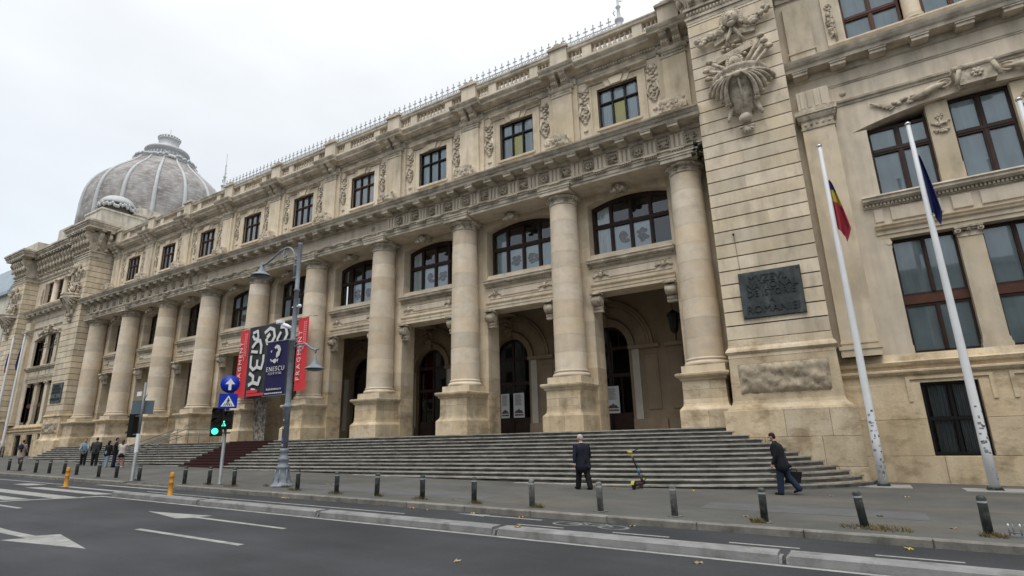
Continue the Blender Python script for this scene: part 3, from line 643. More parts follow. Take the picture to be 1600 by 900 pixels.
# roof behind, cresting, spires
b = MB(); b.prof(XL, XR+.5, [(.6, 22.4), (1.0, 24.0), (4.5, 26.4), (6.9, 30.1), (7.2, 30.3), (7.6, 30.3), (18, 26), (18, 20), (.6, 20)]); obj('roof', b, MUS, ZINC)
b = MB(); b.box(-.035, .035, 7.17, 7.23, 0, .95); b.box(-.13, .13, 7.17, 7.23, .66, .74); b.blob((0, 7.2, 1.0), (.07, .05, .12), 6, 4); b.blob((-.15, 7.2, .7), .06, 6, 4); b.blob((.15, 7.2, .7), .06, 6, 4)
b.tube([(-.34, 7.2, .12), (-.2, 7.2, .34), (-.05, 7.2, .14)], .03, 5); b.tube([(.05, 7.2, .14), (.2, 7.2, .34), (.34, 7.2, .12)], .03, 5)
crm = b.mesh('crest_spike', ZINC); crest = obj('roof_cresting', None, MUS, loc=(0, 0, 30.4))
x = -5.8
while x > -53: obj('crest_spike', crm, crest, loc=(x, 0, 0)); x -= .62
b = MB(); b.box(-53.4, -5, 7.16, 7.24, .0, .12); b.box(-53.4, -5, 7.17, 7.23, .32, .37); obj('crest_rail', b, crest, ZINC)
b = MB(); b.lathe([(.42, 0), (.42, .25), (.25, .4), (.22, .9), (.34, 1.0), (.34, 1.1), (.14, 1.25), (.11, 2.1), (.2, 2.2), (.09, 2.35), (.05, 3.6), (.1, 3.7), (.04, 3.8), (.02, 5.2), (.0, 5.4)], n=10)
b.tube([(-.3, 0, 1.6), (-.42, 0, 1.9), (-.25, 0, 2.0)], .04, 5); b.tube([(.3, 0, 2.6), (.1, 0, 2.7)], .04, 5); spm = b.mesh('roof_spire', ZINC)
for x in (-5.0, -53.5): obj('roof_spire', spm, MUS, loc=(x, 7.2, 29.85))

# ---- loggia behind the columns ------------------------------------
LW = 4.0
b = MB(); b.box(-60, 1.4, LW, LW+.02, 2.0, 10); bw = b.mesh('loggia_back', INT)
lb = MB()
for i in range(-1, 11):
    cx = -i*S; 
    if i in (-1, 10): continue
    R0 = 1.32; zsx = 6.62; n = 14
    x0, x1 = cx-S/2, cx+S/2
    if i == 0: x1 = 1.5
    if i == 9: x0 = -60
    lb.box(x0, cx-R0, LW, LW+.5, 2.02, 9.95); lb.box(cx+R0, x1, LW, LW+.5, 2.02, 9.95)
    for k in range(n):
        a, a2 = PI*k/n, PI*(k+1)/n; xa, za, xb, zb = cx+R0*math.cos(a), zsx+R0*math.sin(a), cx+R0*math.cos(a2), zsx+R0*math.sin(a2)
        lb.add([(xb, LW, zb), (xa, LW, za), (xa, LW, 9.95), (xb, LW, 9.95), (xb, LW+.5, zb), (xa, LW+.5, za)], [(0, 1, 2, 3), (0, 4, 5, 1)])
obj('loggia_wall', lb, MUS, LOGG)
am = MB(); n = 20
for r0, r1, d in ((1.34, 1.60, .16), (1.60, 1.72, .24), (1.78, 2.42, .10), (2.46, 2.60, .20), (2.60, 2.78, .13)):
    for k in range(n):
        a, a2 = PI*k/n, PI*(k+1)/n; P4 = [(r*math.cos(t), 6.62+r*math.sin(t)) for r, t in ((r0, a), (r1, a), (r1, a2), (r0, a2))]
        am.add([(x, LW-d, z) for x, z in P4]+[(x, LW, z) for x, z in P4], [(0, 1, 2, 3), (0, 4, 5, 1), (1, 5, 6, 2), (2, 6, 7, 3), (3, 7, 4, 0)])
am = am.mesh('door_arch', LOGG)
ims = []
for s_ in (-1, 1):
    im = MB(); a, c = sorted((s_*1.34, s_*3.1)); im.prof(a, c, [(LW-.12, 6.42), (LW-.2, 6.45), (LW-.25, 6.58), (LW-.25, 6.64), (LW, 6.64), (LW, 6.42)])
    a, c = sorted((s_*2.2, s_*2.95)); im.box(a, c, LW-.05, LW, 3.1, 6.1, c=.02)
    a, c = sorted((s_*1.34, s_*3.2)); im.box(a, c, LW-.14, LW, 2.03, 2.62); ims.append(('impost', im.mesh('impost', LOGG)))
    sm = MB(); sm.box(s_*1.72-.20, s_*1.72+.20, LW-.12, LW-.002, 2.62, 6.42); ims.append(('marble_pilaster', sm.mesh('marble_pilaster', LSTRIP)))
dm_ = MB(); dm_.box(-1.3, -1.18, 0, .1, 2.6, 6.6); dm_.box(1.18, 1.3, 0, .1, 2.6, 6.6); dm_.box(-.07, .07, 0, .1, 2.03, 7.85); dm_.box(-1.2, 1.2, 0, .1, 5.0, 5.2); dm_.box(-1.2, 1.2, 0, .1, 6.55, 6.75); dm_.box(-1.3, 1.3, 0, .1, 2.03, 3.0)
for s_ in (-1, 1): dm_.box(s_*.65-.03, s_*.65+.03, .02, .08, 3.0, 5.0); dm_.box(s_*.65-.03, s_*.65+.03, .02, .08, 6.7, 7.6)
for k in range(12):
    a, a2 = PI*k/12, PI*(k+1)/12; P4 = [(r*math.cos(t), 6.62+r*math.sin(t)) for r, t in ((1.16, a), (1.3, a), (1.3, a2), (1.16, a2))]; dm_.add([(x, 0, z) for x, z in P4], [(0, 1, 2, 3)])
dm_ = dm_.mesh('door', WOODD)
gp = MB(); gp.add([(-1.2, .05, 3.0), (1.2, .05, 3.0), (1.2, .05, 6.6)]+[(1.2*math.cos(PI*k/12), .05, 6.62+1.2*math.sin(PI*k/12)) for k in range(1, 12)]+[(-1.2, .05, 6.6)], [tuple(range(15))]); gp = gp.mesh('door_glass', GLASSD)
kb = MB(); kb.poly([(-.2, 7.9), (.2, 7.9), (.3, 9.2), (-.3, 9.2)], LW-.3, LW-.05); r_ = random.Random(4)
for k in range(12): kb.blob((r_.uniform(-.25, .25), LW-.35, r_.uniform(8.3, 9.2)), .12, 6, 4)
kb = kb.mesh('carved_keystone', LOGG)
for i in range(10):
    cx = -i*S
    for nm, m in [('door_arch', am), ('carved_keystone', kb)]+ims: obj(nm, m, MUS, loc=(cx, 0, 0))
    d_ = obj('door', dm_, MUS, loc=(cx, LW+.3, 0)); obj('door_glass', gp, d_)
b = MB(); b.box(-60, 1.5, .9, LW+2.5, 9.95, 10.2)
for i in range(NC):
    x = -i*S; b.box(x-.55, x+.55, .95, LW, 9.35, 9.95)
for yy in (1.1, LW-.35): b.box(-60, 1.5, yy, yy+.25, 9.7, 9.95)
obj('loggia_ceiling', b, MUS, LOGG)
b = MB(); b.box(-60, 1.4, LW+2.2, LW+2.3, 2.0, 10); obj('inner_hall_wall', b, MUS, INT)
b = MB(); b.box(1.25, 1.45, .9, LW+.5, 2.0, 10); b.box(-60, -59.75, .9, LW+.5, 2.0, 10); obj('loggia_end_wall', b, MUS, LOGG)
def info_poster(x, y, z, wd, h, label, dark=False, silhouette=True):
    t = tag(obj('poster', MB().box(-wd/2, wd/2, -.02, 0, 0, h), m=POST if not dark else mat('dark_photo_print', (.14, .13, .12), .7, var=.8, vscale=5, col2=(.32, .3, .27)), loc=(x, y, z)), label, 'poster', 'posters in the portico')
    if silhouette:
        b = MB(); pts = [(-wd*.4, .18*h)]
        for k, hh in enumerate((.22, .27, .31, .29, .36, .34, .29, .31, .24, .21)): pts.append((-wd*.4+wd*.8*k/9, h*hh))
        pts += [(wd*.4, .18*h)]; b.poly(pts, -.026, -.02); obj('building_print', b, t, mat('brown_print', (.22, .13, .10), .8, var=.5, vscale=9, col2=(.07, .08, .09)))
        b = MB()
        for k in range(14): b.box(-wd*.35, wd*(.15+.2*((k*7) % 5)/5), -.024, -.02, h*(.92-.032*k), h*(.933-.032*k))
        b.box(-wd*.4, wd*.4, -.024, -.02, h*.08, h*.14); stuff(obj('text_lines', b, t, ARTI))
    return t
info_poster(-13.62, LW+.24, 3.0, .62, 1.5, 'white poster with reddish building print, left of the pair in the portico doorway')
info_poster(-12.62, LW+.24, 3.0, .78, 1.5, 'white poster with grey building print, right of the pair in the portico doorway')
info_poster(-6.42, LW+.24, 3.0, .78, 1.5, 'white poster on the doorway just left of the rightmost column')
# ================================================================== end pavilions (u runs away from the column row)
def flower_mb(b, cx, cy, cz, r, n=6):
    for k in range(n): a = 2*PI*k/n; b.blob((cx+r*.6*math.cos(a), cy, cz+r*.6*math.sin(a)), (r*.42, r*.35, r*.42), 6, 4)
    b.blob((cx, cy-r*.25, cz), r*.38, 6, 4)
def garland(b, p0, p1, sag, r, n, seed):
    q = random.Random(seed)
    for k in range(n):
        t = k/(n-1); c = Vector(p0).lerp(Vector(p1), t); c.z -= sag*4*t*(1-t); rr_ = r*(.7+.5*math.sin(PI*t))
        for j in range(3): b.blob((c.x+q.uniform(-1, 1)*rr_*.5, c.y-q.random()*rr_*.5, c.z+q.uniform(-1, 1)*rr_*.6), rr_*(.45+.3*q.random()), 6, 4)
# carved trophy console of a pier: semicircular balcony console, shell, mask, garlands
def trophy_parts():
    out = []
    b = MB(); cz = 15.0                              # console bowl (z of the rim top = cz)
    b.lathe([(.05, -2.2), (.16, -2.1), (.22, -1.9), (.30, -1.75), (.46, -1.6), (.62, -1.25), (.72, -.95), (.80, -.75), (.98, -.55), (1.05, -.38), (1.10, -.3), (1.10, -.2), (1.18, -.12), (1.2, 0), (1.12, .04), (0.02, .05)], n=20, a0=PI, a1=2*PI, cz=cz)
    out.append(('console', b))
    b = MB()                                          # scalloped flutes
    def bowl(z): t = max(0, min(1, (z+1.9)/1.55)); return .26+.86*t**.75
    for s_ in (-1, 1):
        for k in range(5):
            ze = -.34-.24*k; a1 = -PI/2+s_*(1.50-.17*k); pts = []
            for j in range(7):
                t = j/6; z = -.36+(ze+.36)*t**1.5-.05*t; aa = -PI/2+(a1+PI/2)*t**.8; R1 = bowl(z)+.05
                pts.append((R1*math.cos(aa), R1*math.sin(aa), cz+z))
            b.tube(pts, [.03, .05, .06, .07, .085, .10, .11], 6); b.blob(pts[-1], (.13, .13, .09), 7, 5)
    b.blob((0, -1.13, cz-.42), (.16, .1, .12), 8, 5); b.tube([(.0, -1.0, cz-.55), (.03, -.75, cz-1.1), (0, -.45, cz-1.6)], [.05, .035, .03], 6)
    for s_ in (-1, 1):
        for k in range(6): b.blob((s_*(.45+.03*k), -.25, cz-1.45-.09*k), (.13-.012*k, .14, .1), 6, 4)
    for k in range(7): a = PI*(k+.5)/7; b.tube([(0, -.22, cz-2.35), (.26*math.cos(a), -.16, cz-2.25-.38*math.sin(a))], [.05, .075], 5)
    for k in range(14): a = PI+PI*(k+.5)/14; b.blob((1.1*math.cos(a), 1.1*math.sin(a), cz-.28), .055, 5, 4)
    b.blob((0, -.3, cz-2.0), (.26, .2, .2), 8, 5); out.append(('shell_carving', b))
    b = MB(); q = random.Random(9)                   # weapons, heads and scroll above the console
    b.blob((-.1, -.35, cz+.55), (.24, .25, .32), 10, 7); b.blob((-.12, -.58, cz+.52), (.05, .07, .08), 6, 4)
    for k in range(16): a = 2*PI*k/16; b.blob((-.1+.27*math.cos(a), -.28, cz+.66+.28*math.sin(a)), .085, 6, 4)
    for (x0, z0, x1, z1) in ((.2, .15, 1.05, 1.15), (.35, .1, 1.2, .85), (-.3, .1, -1.15, .25), (-.35, .3, -1.2, .65), (.1, .3, .95, 1.45), (-.3, .4, -1.05, 1.0)):
        b.tube([(x0, -.15, cz+z0), (x1, -.22, cz+z1)], [.06, .075], 7); b.lathe([(.07, 0), (.15, .03), (.15, .09), (.06, .1)], cx=x1, cy=-.24, cz=cz+z1-.05, n=9)
        b.blob((x1, -.33, cz+z1), (.1, .06, .1), 7, 4)
    b.poly([(-.75, cz+.85), (.65, cz+1.15), (.62, cz+1.42), (-.78, cz+1.12)], -.22, 0)
    for k in range(24): b.blob((q.uniform(-.8, .85), -.12, cz+q.uniform(.1, 1.3)), (.09, .12, .08), 6, 4)
    out.append(('weapon_trophy', b))
    b = MB()
    b.tube([(-.35, -.18, cz+1.5), (-.2, -.25, cz+1.9), (0, -.28, cz+2.35)], [.06, .07, .08], 6); b.tube([(.4, -.18, cz+1.5), (.2, -.25, cz+1.9), (0, -.28, cz+2.35)], [.06, .07, .08], 6)
    b.poly([(-.75, cz+1.75), (-.25, cz+1.95), (-.2, cz+2.2), (-.8, cz+2.0)], -.18, 0); b.poly([(.25, cz+1.95), (.8, cz+1.85), (.85, cz+2.1), (.2, cz+2.2)], -.18, 0)
    for k in range(14): b.blob((q.uniform(-.5, .55), -.12, cz+q.uniform(1.4, 1.7)), (.1, .1, .07), 6, 4)
    out.append(('ribbon_carving', b))
    b = MB(); b.blob((0, -.3, cz+2.72), (.3, .3, .36), 12, 8); b.blob((-.03, -.6, cz+2.66), (.06, .09, .09), 7, 5); b.blob((-.11, -.56, cz+2.78), (.05, .04, .035), 6, 4); b.blob((.09, -.56, cz+2.78), (.05, .04, .035), 6, 4); b.blob((-.02, -.54, cz+2.52), (.1, .06, .04), 6, 4); b.blob((0, -.46, cz+2.38), (.15, .14, .12), 8, 5)
    for k in range(16): a = PI*(k/15)*1.2-.3; b.blob((.36*math.cos(a), -.22, cz+2.74+.40*math.sin(a)), .11, 6, 4)
    out.append(('lion_mask', b))
    b = MB(); garland(b, (-.25, -.2, cz+2.55), (-1.25, -.2, cz+2.25), .22, .17, 13, 1)
    for k in range(12): b.blob((-1.28+q.uniform(-.16, .16), -.2-q.random()*.15, cz+2.1+q.uniform(-.2, .2)), .1, 6, 4)
    out.append(('fruit_garland', b)); b = MB(); garland(b, (.25, -.2, cz+2.55), (1.25, -.2, cz+2.65), .3, .17, 13, 2)
    for k in range(12): b.blob((1.25+q.uniform(-.16, .16), -.2-q.random()*.15, cz+2.55+q.uniform(-.2, .2)), .1, 6, 4)
    out.append(('fruit_garland', b))
    return [(n, b.mesh(n, CARVE)) for n, b in out]
TRO = trophy_parts()
def cache_box(cache, key, *a):
    if key not in cache:
        b = MB(); b.box(*a[:-2], c=a[-2]); cache[key] = b.mesh('stone_block', a[-1])
    return cache[key]
def pavilion(sg, right):
    X = (lambda u: u) if sg > 0 else (lambda u: -58.5-u)
    def P(name, b, m=None, u=0, parent=None): return obj(name, b, parent or MUS, m, loc=(X(u) if not parent else u, 0, 0), scale=(sg, 1, 1) if not parent else None)
    g0 = -.35 if right else .4
    rr_ = random.Random(5 if right else 6)
    for pi_, (u0, u1) in enumerate(((1.2, 4.9), (17.3, 21.0))):
        if right and pi_: pass
        p = obj('pavilion_pier', None, MUS, loc=(X((u0+u1)/2), 0, 0), scale=(sg, 1, 1)); hw = (u1-u0)/2
        b = MB(); b.box(-hw+.05, hw-.05, -2.13, 1.0, 2.6, 20.9); b.box(-hw-.2, hw+.2, -2.5, 1.0, g0, 2.62); obj('pier_core', b, p, DARKJ)
        z = 5.42; k = 0; pitch = .585
        while z < 20.7:
            cuts = [-hw, -hw+hw*2*(.42 if k % 2 else .6), hw]
            for a0, a1 in zip(cuts, cuts[1:]):
                b = MB(); e0 = .0 if a0 == -hw else .003; e1 = 0 if a1 == hw else .003
                b.box(a0+e0*.2, a1-e1*.2, -2.2, (1.0), z+.026, z+pitch-.026)
                obj('stone_block', b, p, BLOCK)
            z += pitch; k += 1
        # base: mouldings, bossed panel, flared foot
        b = MB(); b.ring(0, 0, [(.06, 4.68), (.05, 4.8), (.10, 4.86), (.14, 4.92), (.10, 5.02), (.02, 5.12), (0, 5.42)], hw, 1.6); b.xform(lambda q: Vector((q.x, q.y-.6, q.z))); obj('base_moulding', b, p, TAN)
        b = MB(); b.ring(0, 0, [(.30, 2.62), (.28, 2.68), (.20, 2.76), (.12, 2.86), (.08, 3.0), (.05, 4.68)], hw, 1.6); b.xform(lambda q: Vector((q.x, q.y-.6, q.z))); obj('base_moulding', b, p, TAN)
        for row, (za, zb) in enumerate(((3.22, 4.42),)):
            n = 3
            for k in range(n):
                a0 = -hw+.25+(2*hw-.5)*k/n; a1 = -hw+.25+(2*hw-.5)*(k+1)/n; b = MB(); q = 12; vs = []; fs = []
                for jz in range(13):
                    for jx in range(q+1):
                        ed = min(jz, 12-jz, (jx if k == 0 else 9), (q-jx if k == n-1 else 9)); x = a0+(a1-a0)*jx/q; zz = za+(zb-za)*jz/12
                        vs.append((x, -2.25-min(1, ed*.6)*(.13+.12*(noise.noise(Vector((x*1.8, zz*3.0, u0)))+.9*noise.noise(Vector((x*7, zz*7, u0))))), zz))
                for jz in range(12):
                    for jx in range(q): i0 = jz*(q+1)+jx; fs.append((i0, i0+1, i0+q+2, i0+q+1))
                b.add(vs, fs, True); b.box(a0, a1, -2.27, -2.1, za, zb); obj('bossed_block', b, p, ROUGH)
        for row, (za, zb) in enumerate(((g0, .55), (.55, 1.6), (1.6, 2.62))):
            cuts = [-hw-.42, -hw-.42+(2*hw+.84)*(.30 if row % 2 else .47), -hw-.42+(2*hw+.84)*(.72 if row % 2 else .8), hw+.42]
            for a0, a1 in zip(cuts, cuts[1:]):
                if zb > za: b = MB(); b.box(a0+.004, a1-.004, -2.6, 1.0, za+.004, zb-.004, c=.012); obj('base_block', b, p, TAN)
        # carved trophy
        if not (pi_ and right):
            for nm, m in TRO: obj(nm, m, p, loc=(.1, -2.2, .9), scale=(1.12 if nm != 'console' else .98, 1.0, 1.08))
        # pier capital zone under the great cornice
        b = MB(); b.box(-hw-.02, hw+.02, -2.22, 1, 20.78, 20.98); b.box(-hw-.08, hw+.08, -2.28, 1, 20.98, 21.1); b.box(-hw+.02, hw-.02, -2.18, 1, 21.1, 21.5); b.box(-hw-.1, hw+.1, -2.3, 1, 21.5, 21.62)
        for k in range(24): b.blob((-hw+2*hw*(k+.5)/24, -2.24, 21.3), (.06, .05, .12), 5, 4)
        obj('pier_capital', b, p, TRIM)
    # wall between the piers
    WY = -1.0
    b = MB()
    b.box(4.9, 7.4, WY, .5, 3.4, 13.66); b.box(14.8, 17.3, WY, .5, 3.4, 13.66)
    b.box(7.4, 14.8, WY, .5, 3.66, 4.45)
    obj_ = P('pavilion_wall', b, STONE)
    b = MB(); arch_head(b, 11.1, 4.22, 13.66, 14.28, 14.9, WY, -.0); b.box(4.9, 6.88, WY, .5, 13.66, 14.9); b.box(15.32, 17.3, WY, .5, 13.66, 14.9); b.box(4.9, 17.3, WY, .5, 14.9, 16.7); P('arch_lintel', b, STONE)
    b = MB(); b.box(6.6, 7.4, WY+.0, -.4, 10.7, 10.72); 
    # lower wall in blocks
    wins = [(7.35, 9.0), (10.27, 11.93), (13.2, 14.85)]
    for row, (za, zb) in enumerate(((g0, .84), (.84, 2.1), (2.1, 3.38))):
        cuts = [4.95]; segs = []
        if za < .8: segs = [(4.95, 7.6), (7.6, 10.2), (10.2, 12.8), (12.8, 15.2), (15.2, 17.25)]
        else:
            edges = [4.95, 7.35, 9.0, 10.27, 11.93, 13.2, 14.85, 17.25]; segs = list(zip(edges[0::2], edges[1::2]))
        for a0, a1 in segs: b = MB(); b.box(a0+.004, a1-.004, WY-.12, .5, za+.004, zb-.004, c=.012); P('base_block', b, TAN)
    b = MB(); b.box(4.95, 17.25, WY-.1, .5, 3.38, 3.66); 
    for (a0, a1) in wins:
        for q0, q1 in ((a0-.42, a0-.30), (a1+.30, a1+.42)): b.box(q0, q1, WY-.16, WY-.1, 2.72, 3.5)
        b.box(a0-.42, a1+.42, WY-.16, WY-.1, 3.5, 3.6)
    P('base_frieze', b, TAN)
    b = MB(); b.prof(4.9, 17.3, [(WY-.12, 3.66), (WY-.2, 3.7), (WY-.26, 3.78), (WY-.26, 3.84), (WY-.1, 3.88), (WY-.1, 4.0), (WY-.22, 4.04), (WY-.26, 4.14), (WY-.1, 4.2), (WY-.02, 4.45), (.0, 4.45), (.0, 3.66)]); P('string_course', b, TAN)
    for (a0, a1) in wins:
        cx = (a0+a1)/2; w_ = window(MUS, cx, (a1-a0)/2, WY+.18, .86, 3.37, (.5,), (2.1,), BLACK, fw=.10, mw=.12, gm=GLASSD, name='barred_window', fill={(0, 0): 'c', (1, 0): 'c', (0, 1): 'c', (1, 1): 'c'} if right else None)
        w_.location.x = X(cx); w_.scale = (sg, 1, 1)
        b = MB()
        for k in range(13): x = -.75+.125*k; b.box(x-.009, x+.009, -.16, -.142, .9, 3.33)
        for z in (.92, 2.06, 3.3): b.box(-.8, .8, -.17, -.14, z, z+.025)
        obj('window_bars', b, w_, BLACK)
    # pilaster strips by the piers
    for u in (5.75, 16.45):
        b = MB(); b.box(u-.60, u+.60, WY-.40, WY, 4.45, 14.12, c=.012); b.box(u-.66, u+.66, WY-.46, WY, 4.45, 4.8); b.box(u-.70, u+.70, WY-.50, WY, 4.72, 4.86); b.box(u-.62, u+.62, WY-.44, WY, 4.95, 5.05); P('pavilion_pilaster', b, BLOCK)
        b = MB(); b.box(u-.64, u+.64, WY-.44, WY, 14.12, 14.2); b.box(u-.60, u+.60, WY-.42, WY, 14.2, 14.5); b.prof(u-.72, u+.72, [(WY-.42, 14.5), (WY-.5, 14.55), (WY-.56, 14.68), (WY-.56, 14.76), (WY, 14.76), (WY, 14.5)]); b.box(u-.78, u+.78, WY-.62, WY, 14.76, 15.0)
        for k in range(5): b.blob((u-.44+.22*k, WY-.44, 14.62), (.09, .07, .08), 6, 4); flower_mb(b, u-.44+.22*k, WY-.43, 14.34, .07, 5)
        P('pilaster_capital', b, CARVE)
        b = MB(); b.box(u-.6, u+.6, WY-.42, WY, 15.0, 15.95); 
        for k in range(4): b.box(u-.5+.26*k, u-.5+.26*k+.2, WY-.46, WY-.4, 15.1, 15.9, c=.03)
        P('triglyph', b, STONE)
    # order of the first-floor windows
    for u in (9.80, 12.40):
        b = MB(); b.box(u-.36, u+.36, WY+.08, .3, 4.45, 8.55); b.box(u-.42, u+.42, WY+.0, .3, 4.45, 4.62); b.box(u-.39, u+.39, WY+.03, .3, 4.62, 4.78); P('window_pier', b, BLOCK)
        b = MB(); b.box(u-.38, u+.38, WY+.05, .3, 8.55, 8.6); b.box(u-.36, u+.36, WY+.08, .3, 8.6, 8.75)
        for s_ in (-1, 1): b.tube([(u+s_*.33, WY-.03, 8.78), (u+s_*.33, WY+.3, 8.78)], .10, 9); b.blob((u+s_*.33, WY-.05, 8.78), .05, 6, 4)
        b.box(u-.34, u+.34, WY+.0, .3, 8.78, 8.86); b.box(u-.42, u+.42, WY-.05, .3, 8.86, 8.93); flower_mb(b, u, WY+.0, 8.8, .09, 5)
        P('ionic_capital', b, CARVE)
        b = MB(); b.box(u-.36, u+.36, WY+.22, .3, 10.72, 14.2); b.box(u-.38, u+.38, WY+.19, .3, 10.72, 11.5); P('window_pier', b, BLOCK)
        b = MB(); flower_mb(b, u, WY+.2, 13.55, .14); garland(b, (u-.26, WY+.2, 13.3), (u+.26, WY+.2, 13.3), .12, .08, 9, 3); garland(b, (u-.22, WY+.2, 12.95), (u+.22, WY+.2, 12.95), .06, .08, 8, 4); b.tube([(u, WY+.2, 13.6), (u, WY+.2, 12.85)], .04, 5); P('leaf_ornament', b, CARVE)
    for u, s_ in ((7.15, 1), (15.05, -1)):
        b = MB(); a0, a1 = sorted((u-s_*.25, u+s_*.25)); b.box(a0, a1, WY+.10, .3, 4.45, 8.55); b.box(a0-.03, a1+.03, WY+.04, .3, 4.45, 4.75); b.box(a0-.03, a1+.03, WY+.04, .3, 8.55, 8.93); b.tube([(u+s_*.2, WY-.02, 8.76), (u+s_*.2, WY+.3, 8.76)], .10, 9); P('window_pier', b, BLOCK)
        b = MB(); b.box(6.88 if s_ > 0 else 14.8, 7.4 if s_ > 0 else 15.32, WY+.22, .3, 10.72, 13.75); P('window_pier', b, BLOCK)
        b = MB(); garland(b, (u, WY+.2, 13.4), (u, WY+.2, 12.7), 0, .13, 9, 8); P('leaf_ornament', b, CARVE)
    b = MB(); b.prof(7.0, 15.2, [(WY-.006, 8.93), (WY-.006, 9.08), (WY-.05, 9.1), (WY-.05, 9.24), (WY-.12, 9.30), (WY-.006, 9.34), (0, 9.34), (0, 8.93)]); b.prof(7.0, 15.2, [(WY-.03, 9.345), (WY-.03, 9.4), (WY-.10, 9.46), (WY-.10, 9.5), (WY, 9.52), (0, 9.52), (0, 9.345)]); P('window_architrave', b, BLOCK)
    b = MB(); b.box(6.9, 15.3, WY+.02, .3, 9.52, 10.25)
    for a0, a1 in ((7.05, 7.35), (7.6, 9.2), (9.5, 10.1), (10.35, 11.85), (12.1, 12.7), (13.0, 14.6), (14.85, 15.15)): b.box(a0, a1, WY-.05, WY+.02, 9.62, 10.15, c=.02)
    P('spandrel_panel', b, STONE)
    b = MB(); b.prof(6.75, 15.45, [(WY-.006, 10.22), (WY-.06, 10.24), (WY-.06, 10.38), (WY-.2, 10.40), (WY-.28, 10.48), (WY-.28, 10.56), (WY-.33, 10.62), (WY-.2, 10.72), (.0, 10.74), (.0, 10.22)])
    for k in range(70): x = 6.85+8.5*k/69; b.box(x-.035, x+.035, WY-.14, WY-.06, 10.28, 10.38)
    P('sill_cornice', b, TRIM)
    F = [{(0, 0): 'f', (1, 0): 'f', (0, 1): 'f', (1, 1): 'f'}, {(0, 0): 'f', (1, 0): 'f', (0, 1): 'f', (1, 1): 'f'}, {(0, 0): 'f', (1, 0): 'c', (0, 1): 'f'}] if right else [{}, {}, {}]
    for i_, (a0, a1) in enumerate(((7.4, 9.46), (10.14, 12.06), (12.74, 14.8))):
        cx, hw = (a0+a1)/2, (a1-a0)/2
        for (z0, z1, bars, nm, fl_) in ((4.47, 6.32, (), 'window', {k: v for k, v in F[i_].items() if k[1] == 0}), (6.64, 8.9, (), 'window', {(k[0], 0): v for k, v in F[i_].items() if k[1] == 1})):
            w_ = window(MUS, cx, hw, WY+.38, z0, z1, (.5,), bars, WOODD, fw=.10, mw=.13, fill=fl_, name=nm); w_.location.x = X(cx); w_.scale = (sg, 1, 1)
        b = MB(); b.box(a0, a1, WY+.34, WY+.6, 6.32, 6.64); P('window_transom', b, WOODR)
        w_ = window(MUS, cx, hw, WY+.48, 10.74, arch_z((a0 if i_ == 0 else (a1 if i_ == 2 else a0))-11.1, 4.22, 13.66, 14.28)-.02, (.5,), (12.75,), WOODD, fw=.12, mw=.19, fill={(0, 0): 'f', (1, 0): 'f', (0, 1): 'f', (1, 1): 'f'} if right else {}); w_.location.x = X(cx); w_.scale = (sg, 1, 1)
        w_ = window(MUS, cx, hw, WY+.35, 17.97, 20.6, (.5,), (19.2,), WOODR if i_ else WOODR, fw=.10, mw=.17, fill={(0, 0): 'f', (1, 0): 'f', (0, 1): 'f', (1, 1): 'f'} if right else {}); w_.location.x = X(cx); w_.scale = (sg, 1, 1)
    # carved arms over the arch
    b = MB(); b.poly([(10.55, 14.3), (11.65, 14.3), (11.8, 15.0), (10.4, 15.0)], WY-.4, WY); b.tube([(10.4, WY-.36, 15.0), (11.8, WY-.36, 15.0)], .12, 9); flower_mb(b, 11.1, WY-.42, 14.65, .2); b.tube([(10.45, WY-.4, 14.35), (10.6, WY-.45, 14.9)], .08, 6); b.tube([(11.75, WY-.4, 14.35), (11.6, WY-.45, 14.9)], .08, 6)
    q = random.Random(2)
    for s_ in (-1, 1):
        b.tube([(11.1+s_*.9, WY-.08, 14.72), (11.1+s_*1.3, WY-.2, 14.62), (11.1+s_*1.7, WY-.14, 14.45), (11.1+s_*2.1, WY-.08, 14.42)], [.05, .14, .16, .06], 7)
        for k in range(10): b.blob((11.1+s_*(1.9+.08*k), WY-.08, 14.45+q.uniform(-.12, .12)), (.10, .07, .08), 6, 4)
        for k in range(6): b.tube([(11.1+s_*2.6, WY-.04, 14.35), (11.1+s_*(2.8+.12*k), WY-.08, 14.2+.1*k)], [.03, .045], 5)
        b.tube([(11.1+s_*(.95+.22*math.cos(t)), WY-.1, 14.72+.16*math.sin(t)) for t in [k/9*5.2 for k in range(10)]], .045, 5)
    P('arch_carving', b, CARVE)
    b = MB()
    for a0, a1 in ((6.4, 10.4), (11.8, 15.8)): b.prof(a0, a1, [(WY, 14.98), (WY-.05, 15.0), (WY-.05, 15.08), (WY-.13, 15.12), (WY-.15, 15.2), (WY, 15.24), (WY+.05, 15.24), (WY+.05, 14.98)])
    b.box(6.4, 15.8, WY-.03, WY, 15.95, 15.99); b.box(6.4, 15.8, WY-.03, WY, 16.03, 16.07); P('wall_moulding', b, TRIM)
    b = MB(); b.blob((6.85, WY, 15.55), (.13, .1, .13), 10, 6); P('wall_boss', b, CARVE)
    b = MB(); b.prof(4.9, 17.3, [(WY-.0, 16.55), (WY-.1, 16.6), (WY-.1, 16.86), (WY-.62, 16.88), (WY-.64, 17.02), (WY-.72, 17.08), (WY-.80, 17.2), (WY-.84, 17.3), (WY-.78, 17.34), (WY-.1, 17.44), (.3, 17.44), (.3, 16.55)]); P('pavilion_cornice', b, TRIM)
    b = MB(); b.box(-.28, .28, WY-.56, WY-.08, 16.66, 16.87); b.box(-.31, .31, WY-.6, WY-.08, 16.8, 16.87); mm = b.mesh('modillion', TRIM)
    for k in range(9): obj('modillion', mm, MUS, loc=(X(5.45+1.42*k), 0, 0))
